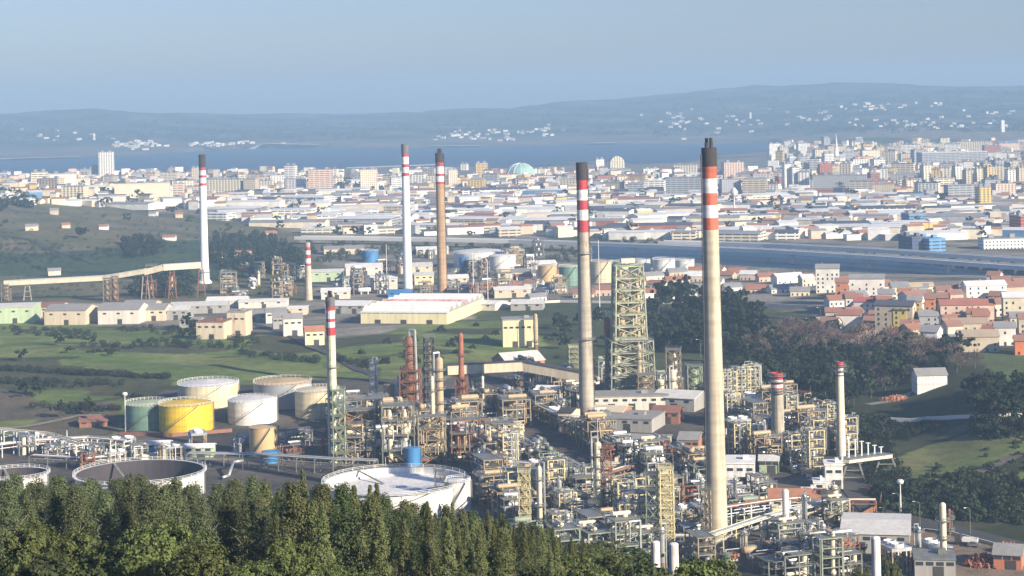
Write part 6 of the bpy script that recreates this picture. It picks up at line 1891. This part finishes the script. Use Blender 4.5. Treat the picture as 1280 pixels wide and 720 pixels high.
for i, (px, py, w, h) in enumerate([(908, 349, 22, 9), (936, 350, 20, 11), (958, 352, 24, 10), (984, 354, 38, 12), (1008, 358, 16, 14), (1000, 370, 24, 10), (976, 366, 30, 9), (945, 366, 24, 9), (915, 364, 22, 9),
                                    (870, 352, 26, 11), (846, 358, 30, 12), (822, 360, 20, 9), (796, 358, 22, 10), (880, 366, 24, 10), (850, 372, 40, 9), (812, 374, 22, 12), (835, 376, 20, 12), (690, 366, 34, 9), (668, 360, 22, 10),
                                    (730, 372, 26, 9), (654, 350, 20, 8), (700, 346, 26, 7), (755, 370, 20, 12), (670, 376, 22, 8), (640, 362, 24, 8), (895, 356, 18, 8), (1012, 352, 18, 7), (872, 343, 22, 9), (896, 342, 20, 8), (846, 345, 24, 9), (922, 345, 22, 9), (1020, 356, 16, 10), (1052, 358, 22, 10), (1100, 362, 24, 9), (1146, 366, 26, 9), (1206, 374, 24, 10), (1250, 372, 22, 10), (780, 350, 24, 8), (815, 350, 26, 9)]):
    c = rv.choice([WHITE, WHITE, CREAM, BEIGE, PINKY])
    house(px, py, w, h, c, rv.choice([ROOFGREY, ROOFRUST, ROOFRUST, ROOFWHITE]), '%s low house behind the works' % CNAME[c], group='low houses behind the works', auto='plant')
for i in range(70):
    px, py = rv.uniform(1030, 1290), rv.uniform(362, 432)
    p = at(px, py)
    if any((p.x - o.location.x) ** 2 + (p.y - o.location.y) ** 2 < 110 for o, l, a in THINGS if o.name.startswith('village_house')): continue
    c = rv.choice([WHITE, WHITE, WHITE, CREAM, BEIGE, PINKY])
    house(px, py, rv.uniform(14, 23), rv.uniform(12, 22), c, rv.choice([TERRA, ROOFRUST, ROOFGREY, TERRA]), '%s house squeezed among village roofs' % CNAME[c], group='close-set village houses', auto='city')

# ------------------------------------------------------------------ trees and bushes beyond the works
rb_ = random.Random(31)
def scatter(poly, n, kinds, label, cat, group, s0, s1, gap=3.5, avoid=True):
    xs = [a for a, b in poly]; ys_ = [b for a, b in poly]; done = []; k = 0
    for t in range(n * 30):
        if k >= n: break
        px, py = rb_.uniform(min(xs), max(xs)), rb_.uniform(min(ys_), max(ys_))
        if not inpoly(px, py, poly): continue
        p = at(px, py)
        if p.z < 1: continue
        if any((p.x - a) ** 2 + (p.y - b) ** 2 < gap * gap for a, b in done): continue
        if avoid and any((p.x - o.location.x) ** 2 + (p.y - o.location.y) ** 2 < 64 for o in HOUSES) or (abs(p.x - BARN.x * p.y / BARN.y) < 20 and -170 < p.y - BARN.y < 20) or ((p.x - BARN.x - 20) ** 2 + (p.y - BARN.y + 17) ** 2 < 900): continue
        done.append((p.x, p.y)); k += 1
        rb_.choice(kinds).place((p.x, p.y, p.z - .3), rb_.uniform(0, 6.28), label, cat, group, 'tree', rb_.uniform(s0, s1))
BARN = [o for o, l, a in THINGS if o.name.startswith('barn')][0].location
HOUSES = [o for o, l, a in THINGS if o.name.startswith(('village_house', 'barn', 'shed', 'works_house'))]
VAL = 'trees of the dark valley'
scatter([(815, 392), (850, 376), (905, 388), (950, 392), (955, 430), (900, 444), (815, 440)], 46, K_ROUND_D, 'dark dense tree behind the derrick,', 'tree', VAL, 1.3, 2.2, 6)
scatter([(905, 440), (1000, 444), (1058, 450), (1060, 500), (1000, 505), (910, 480)], 40, K_ROUND_D, 'dark valley tree on the village slope,', 'tree', VAL, 1.0, 1.7, 6)
scatter([(1058, 450), (1150, 442), (1150, 476), (1100, 494), (1060, 510)], 34, K_ROUND_D + K_ROUND_M + K_BARE, 'dark tree on the bank below the village,', 'tree', VAL, .9, 1.5, 6)
scatter([(1170, 470), (1290, 480), (1290, 530), (1170, 520)], 40, K_ROUND_D + K_ROUND_M[:1], 'dark tree beside the lower track,', 'tree', VAL, .8, 1.4, 5)
scatter([(930, 424), (1010, 418), (1130, 428), (1180, 440), (1150, 456), (1000, 450), (925, 446)], 85, K_BARE, 'bare brown tree above the valley,', 'tree', 'bare winter trees', .9, 1.5, 5)
scatter([(1180, 436), (1240, 446), (1220, 475), (1175, 470)], 10, K_BARE + K_ROUND_D, 'tree mixed with bare ones by the barn,', 'tree', VAL, .9, 1.3, 5)
scatter([(1070, 528), (1290, 528), (1290, 545), (1190, 548), (1100, 560), (1066, 570)], 70, K_SHRUB_D, 'dark bush on the bank below the track,', 'bush', 'dark bushes on the bank', 1.2, 2.0, 4)  # close-set dark bushes, also in place of the shade on these slopes
scatter([(1090, 600), (1150, 614), (1230, 590), (1290, 610), (1290, 656), (1190, 650), (1110, 640)], 78, K_SHRUB_D + K_SHRUB[:1], 'dark bush on the slope above the road,', 'bush', 'bushes above the road', 1.0, 2.2, 4)
scatter([(1110, 572), (1190, 550), (1290, 545), (1290, 590), (1160, 606)], 26, K_SHRUB, 'green bush in the rough pasture,', 'bush', 'bushes in the pasture', .6, 1.2, 4)
scatter([(640, 400), (740, 396), (810, 400), (810, 440), (690, 450)], 16, K_SHRUB_D + K_ROUND_D[:1], 'dark bush on the grass strip,', 'bush', 'bushes on the grass strip', .7, 1.3, 6)
scatter([(420, 440), (560, 410), (640, 402), (600, 436), (480, 466)], 18, K_SHRUB_D, 'dark bush on the meadow,', 'bush', 'bushes on the meadow', .7, 1.5, 6)
for pts, n, lab in [([(0, 463), (60, 466), (140, 470), (215, 474)], 30, 'hedge bush in the upper field hedge,'), ([(-10, 478), (80, 484), (160, 482)], 18, 'hedge bush in the middle field hedge,'), ([(110, 442), (140, 438), (200, 430), (300, 436)], 16, 'hedge bush in the field below the sheds,'),
                    ([(300, 440), (350, 446), (420, 456)], 16, 'hedge bush by the meadow road,'), ([(20, 418), (110, 424), (130, 436)], 10, 'hedge bush near the shed row,'), ([(120, 490), (160, 496), (190, 500)], 9, 'hedge bush left of the green tank,'), ([(150, 412), (240, 414), (330, 432)], 14, 'hedge bush below the cream sheds,')]:
    for i in range(n):
        t = rb_.random() * (len(pts) - 1); k = int(t); a, b = pts[k], pts[k + 1]; f = t - k
        p = at(a[0] + (b[0] - a[0]) * f + rb_.uniform(-3, 3), a[1] + (b[1] - a[1]) * f + rb_.uniform(-1, 1))
        rb_.choice(K_SHRUB_D).place((p.x, p.y, p.z - .2), rb_.uniform(0, 6), lab, 'bush', 'hedge bushes of the left fields', 'tree', rb_.uniform(.45, .95))
for px, py, s, lab in [(46, 496, 1.1, 'dark rounded tree standing in the left field'), (30, 492, .7, 'small dark bush tree beside the rounded field tree'), (110, 518, .9, 'dark tree at the edge of the brown field'), (76, 522, .9, 'second dark tree in the brown field'),
                       (74, 432, .8, 'small dark tree below the left shed row'), (30, 452, .8, 'round tree in the upper left field'), (236, 412, 1.2, 'large dark tree left of the cream office'), (246, 416, .9, 'dark tree touching the cream office'),
                       (88, 442, .5, 'low bush in the upper left field'), (140, 446, .6, 'bush at mid field on the left')]:
    p = at(px, py); rb_.choice(K_ROUND_D).place((p.x, p.y, p.z - .3), rb_.uniform(0, 6), lab, 'tree', 'lone trees of the left fields', None, s)
far_wood('valley_shade_undergrowth', [(1066, 520), (1120, 530), (1190, 530), (1110, 562), (1150, 612), (1120, 640), (1085, 606), (1064, 570)], 190, 3.0, 11, leaf_painted_shade, 1.6)  # low dark growth laid in place of the shadow cast over the valley
far_wood('valley_shade_undergrowth', [(900, 446), (1060, 452), (1064, 520), (1010, 520), (915, 486)], 170, 4.0, 12, leaf_painted_shade, 1.5)
far_wood('valley_shade_undergrowth', [(1160, 600), (1250, 580), (1290, 612), (1290, 660), (1180, 652)], 110, 2.4, 13, leaf_painted_shade, 1.6)
far_wood('valley_shade_undergrowth', [(820, 400), (900, 396), (950, 404), (950, 440), (820, 444)], 100, 6, 14, leaf_dark, 1.4)

# ------------------------------------------------------------------ small things: lamps, masts, vehicles, walls
def lamp_kind():
    r = bare_root('street_lamp')
    mb = MB(); mb.lathe([(.16, -.5), (.09, 9)], 8); mb.build('pole', steel, r)
    mb = MB(); mb.path([(0, 0, 8.9), (-.7, 0, 9.4), (-1.8, 0, 9.5)], .07); mb.build('arm', steel, r)
    mb = MB(); mb.box(-2.1, 0, 9.4, .9, .35, .18); mb.build('lamp_head', steel_white, r)
    return r
KL = Kind('street_lamp', lamp_kind)
for px, b, t, lab in [(1125, 649, 617, 'street lamp by the small green verge in the valley'), (1134, 612, 600, 'street lamp deepest in the dark valley'), (1150, 659, 627, 'street lamp right of the green verge by the road'), (1213, 668, 634, 'street lamp beside the parked truck'),
                      (1104, 652, 634, 'street lamp at the bend above the big grey shed'), (990, 420, 402, 'lamp post near the village field'), (1012, 416, 398, 'second lamp post near the village field'), (1026, 404, 384, 'lamp post beside the low cream cottage'), (876, 447, 424, 'pale lamp pole at the dark trees left of the tallest chimney')]:
    p = at(px, b); KL.place(p, rb_.uniform(-.5, .5), lab, 'street lamp', 'street lamps', None, height_to(p, t) / 9.5)
def mast(px, b, t, label, head=True):
    p = at(px, b); h = height_to(p, t); r = thing('floodlight_mast', label, 'mast', p)
    mb = MB(); mb.lathe([(.32, -.5), (.16, h)], 8); mb.build('pole', steel_white, r)
    if head:
        mb = MB(); mb.lathe([(.2, h - .2), (1.1, h), (1.3, h + .7), (.9, h + 1.3), (.01, h + 1.4)], 10); mb.build('lamp_head', tank_white, r)
        mb = MB()
        for i in range(3):
            a = i * 2.1; mb.bar((.4 * math.cos(a), .4 * math.sin(a), h - .8), (1.0 * math.cos(a), 1.0 * math.sin(a), h - .1), .1)
        mb.build('bracket', steel, r)
for a in [(157, 541, 494, 'floodlight mast with white head left of the green tank'), (84, 560, 538, 'white mast by the left pipe rack'), (88.5, 561, 546, 'shorter white mast beside the left rack mast'), (145, 578, 552, 'thin mast above the dark open tank'), (122, 572, 556, 'low thin mast right of the left pipe rack'),
          (1126, 640, 604, 'thin mast in the valley above the green verge'), (592, 372, 316, 'thin pale mast right of the tan chimney'), (610, 378, 325, 'pale blue thin mast near the wide white far tank'), (484, 366, 305, 'pale mast left of the grey-topped chimney'), (750, 400, 300, 'thin mast rising beyond the derrick')]:
    mast(a[0], a[1], a[2], a[3], a[0] in (157, 1126))
def car_kind(c, nm):
    def b():
        r = bare_root('parked_car')
        prof = [(-2.1, .35), (-2.1, .8), (-1.9, .95), (-1.2, 1.0), (1.0, 1.0), (1.95, .85), (2.1, .6), (2.1, .35)]
        mb = MB(); n = len(prof); mb.add([(x, -.85, z) for x, z in prof] + [(x, .85, z) for x, z in prof], [tuple(range(n)), tuple(range(2 * n - 1, n - 1, -1))] + [(i, (i + 1) % n, (i + 1) % n + n, i + n) for i in range(n)]); mb.build('body', c, r)
        prof = [(-1.7, 1.0), (-1.3, 1.45), (.2, 1.45), (.9, 1.0)]
        mb = MB(); n = 4; mb.add([(x, -.72, z) for x, z in prof] + [(x, .72, z) for x, z in prof], [tuple(range(n)), tuple(range(2 * n - 1, n - 1, -1))] + [(i, (i + 1) % n, (i + 1) % n + n, i + n) for i in range(n)]); mb.build('cabin', glass, r)
        mb = MB(); mb.box(-.55, 0, 1.452, 1.45, 1.3, .05); mb.build('car_roof', c, r)
        mb = MB(); mb.tube((0, -.1, 0), (0, .1, 0), .33, .33, 12); wm = mb.mesh('wheel', rubber)
        mb = MB(); mb.tube((0, -.12, 0), (0, .12, 0), .2, .2, 10); rimm = mb.mesh('rim', alu)
        for x in (-1.3, 1.3):
            for y in (-.8, .8): put('rim', rimm, put('wheel', wm, r, (x, y, .33)))
        return r
    return Kind('parked_car', b)
CARS = [(car_kind(mat('car_white', lin(225, 225, 225), .3, .05), ''), 'white'), (car_kind(mat('car_blue', lin(50, 80, 150), .3, .05), ''), 'blue'), (car_kind(mat('car_grey', lin(110, 112, 118), .3, .05), ''), 'grey'), (car_kind(mat('car_red', lin(160, 40, 40), .3, .05), ''), 'red')]
for px, py, k, rz, lab in [(1218, 684, 2, -20, 'grey car by the truck on the dirt yard'), (905, 617, 0, 20, 'white car left of the white stepped building'), (1036, 660, 0, 30, 'white car near the pipe bridge end'), (1060, 655, 3, 30, 'red car near the pipe bridge end'),
                           (886, 611, 0, 20, 'white car at the tallest chimney'), (1080, 652, 1, 40, 'blue car above the big grey shed'), (1230, 700, 0, -15, 'white car on the dirt yard at bottom right'), (1120, 660, 2, -20, 'grey car on the bend of the valley road'),
                           (862, 608, 2, 25, 'grey car on the refinery street'), (812, 606, 0, 25, 'white van-like car on the refinery street'), (1275, 694, 0, -20, 'white car at the right edge of the road'), (1110, 668, 0, 60, 'white car right of the big grey shed')]:
    p = at(px, py); K, c = CARS[k]; K.place((p.x, p.y, p.z + .25), R(rz), lab, 'car', 'cars parked about the works')
KV = car_kind(mat('van_white', lin(232, 232, 230), .3, .05), '')
for i in range(13):
    p = at(980 + i * 3.4, 506.5 + i * .35); KV.place((p.x, p.y, p.z + .1), R(80), 'white car in the parked row behind the striped stacks, %s from left' % ordinal(i + 1), 'car', 'white cars parked in a row behind the striped stacks', None, 1.25)
def truck():
    p = at(1208, 681); r = thing('lorry', 'dark lorry with pale tipped bed on the dirt yard', 'lorry', (p.x, p.y, p.z + .1), R(-20))
    mb = MB(); mb.box(-2.6, 0, .9, 2.0, 2.4, 2.3); mb.build('cab', steel_dark, r)
    mb = MB(); mb.box(-3.62, 0, 2.0, .06, 2.0, .9); mb.build('windscreen', glass, r)
    mb = MB(); mb.box(0, 0, .7, 7.2, 1.0, .3); mb.build('chassis', steel_dark, r)
    mb = MB(); mb.box(1.2, 0, 1.1, 5.0, 2.4, .2); mb.box(1.2, -1.15, 1.3, 5.0, .1, 1.0); mb.box(1.2, 1.15, 1.3, 5.0, .1, 1.0); mb.box(3.65, 0, 1.3, .1, 2.2, 1.0); mb.build('bed', steel_white, r)
    mb = MB(); mb.tube((0, -.18, 0), (0, .18, 0), .5, .5, 14); wm = mb.mesh('wheel', rubber)
    for x in (-2.6, 1.6, 2.8):
        for y in (-1.0, 1.0): put('wheel', wm, r, (x, y, .5))
truck()
def heap(px, py, w, h, m, label, seed):
    p = at(px, py); rng = np.random.default_rng(seed); n = 260; a = rng.uniform(0, 6.28, n); q = np.sqrt(rng.uniform(0, 1, n)); mb = MB()
    for i in range(n):
        x, y = w / 2 * q[i] * math.cos(a[i]), w / 3 * q[i] * math.sin(a[i]); z = h * (1 - q[i] ** 2) * rng.uniform(.5, 1)
        d = Vector(rng.normal(0, 1, 3)).normalized() * rng.uniform(.5, 1.4); mb.bar(Vector((x, y, z)) - d, Vector((x, y, z)) + d, rng.uniform(.15, .7), 0, .15)
    o = mb.build('scrap_heap', m); o.location = p; tag(o, label, 'scrap heap')
heap(1236, 706, 16, 3.5, rust_red, 'rust-red scrap heap at the bottom right', 1)
heap(1262, 690, 10, 2.5, steel_rust, 'brown scrap heap behind the rust-red one', 2)
heap(1120, 500, 14, 2, corr_orange, 'orange rubble pile by the lower track', 3)
def wall_line(pts, h, w, m, label, name='retaining_wall', cat='wall'):
    P = [at(*q) for q in pts]; mb = MB()
    for a, b in zip(P[:-1], P[1:]):
        k = max(1, int((b - a).length / 8))
        for i in range(k):
            u, v = a.lerp(b, i / k), a.lerp(b, (i + 1) / k); u.z = T(u.x, u.y) + h / 2 - .3; v.z = T(v.x, v.y) + h / 2 - .3
            mb.bar(u, v, w, 0, h + .6)
    return tag(mb.build(name, m), label, cat)
wall_line([(1075, 523), (1160, 525), (1230, 523), (1300, 522)], 1.6, .6, deck_concrete, 'low pale wall along the lower track in the valley')
wall_line([(1128, 420), (1150, 410), (1142, 408)], 1.6, .5, deck_concrete, 'pale garden wall below the yellow wing')
wall_line([(560, 384), (700, 378), (900, 380), (1010, 385)], 1.8, .4, deck_concrete, 'long pale boundary wall along the grass strip behind the works')
wall_line([(1040, 668), (1075, 650), (1100, 636), (1102, 622), (1085, 612)], 2.2, .25, steel_rust, 'curved wire fence beside the big grey shed', 'mesh_fence', 'fence')
wall_line([(150, 544), (215, 546), (290, 540)], 1.6, .5, corr_rust, 'brown earth-toned bund wall in front of the yellow tank', 'bund_wall')

finish_labels()
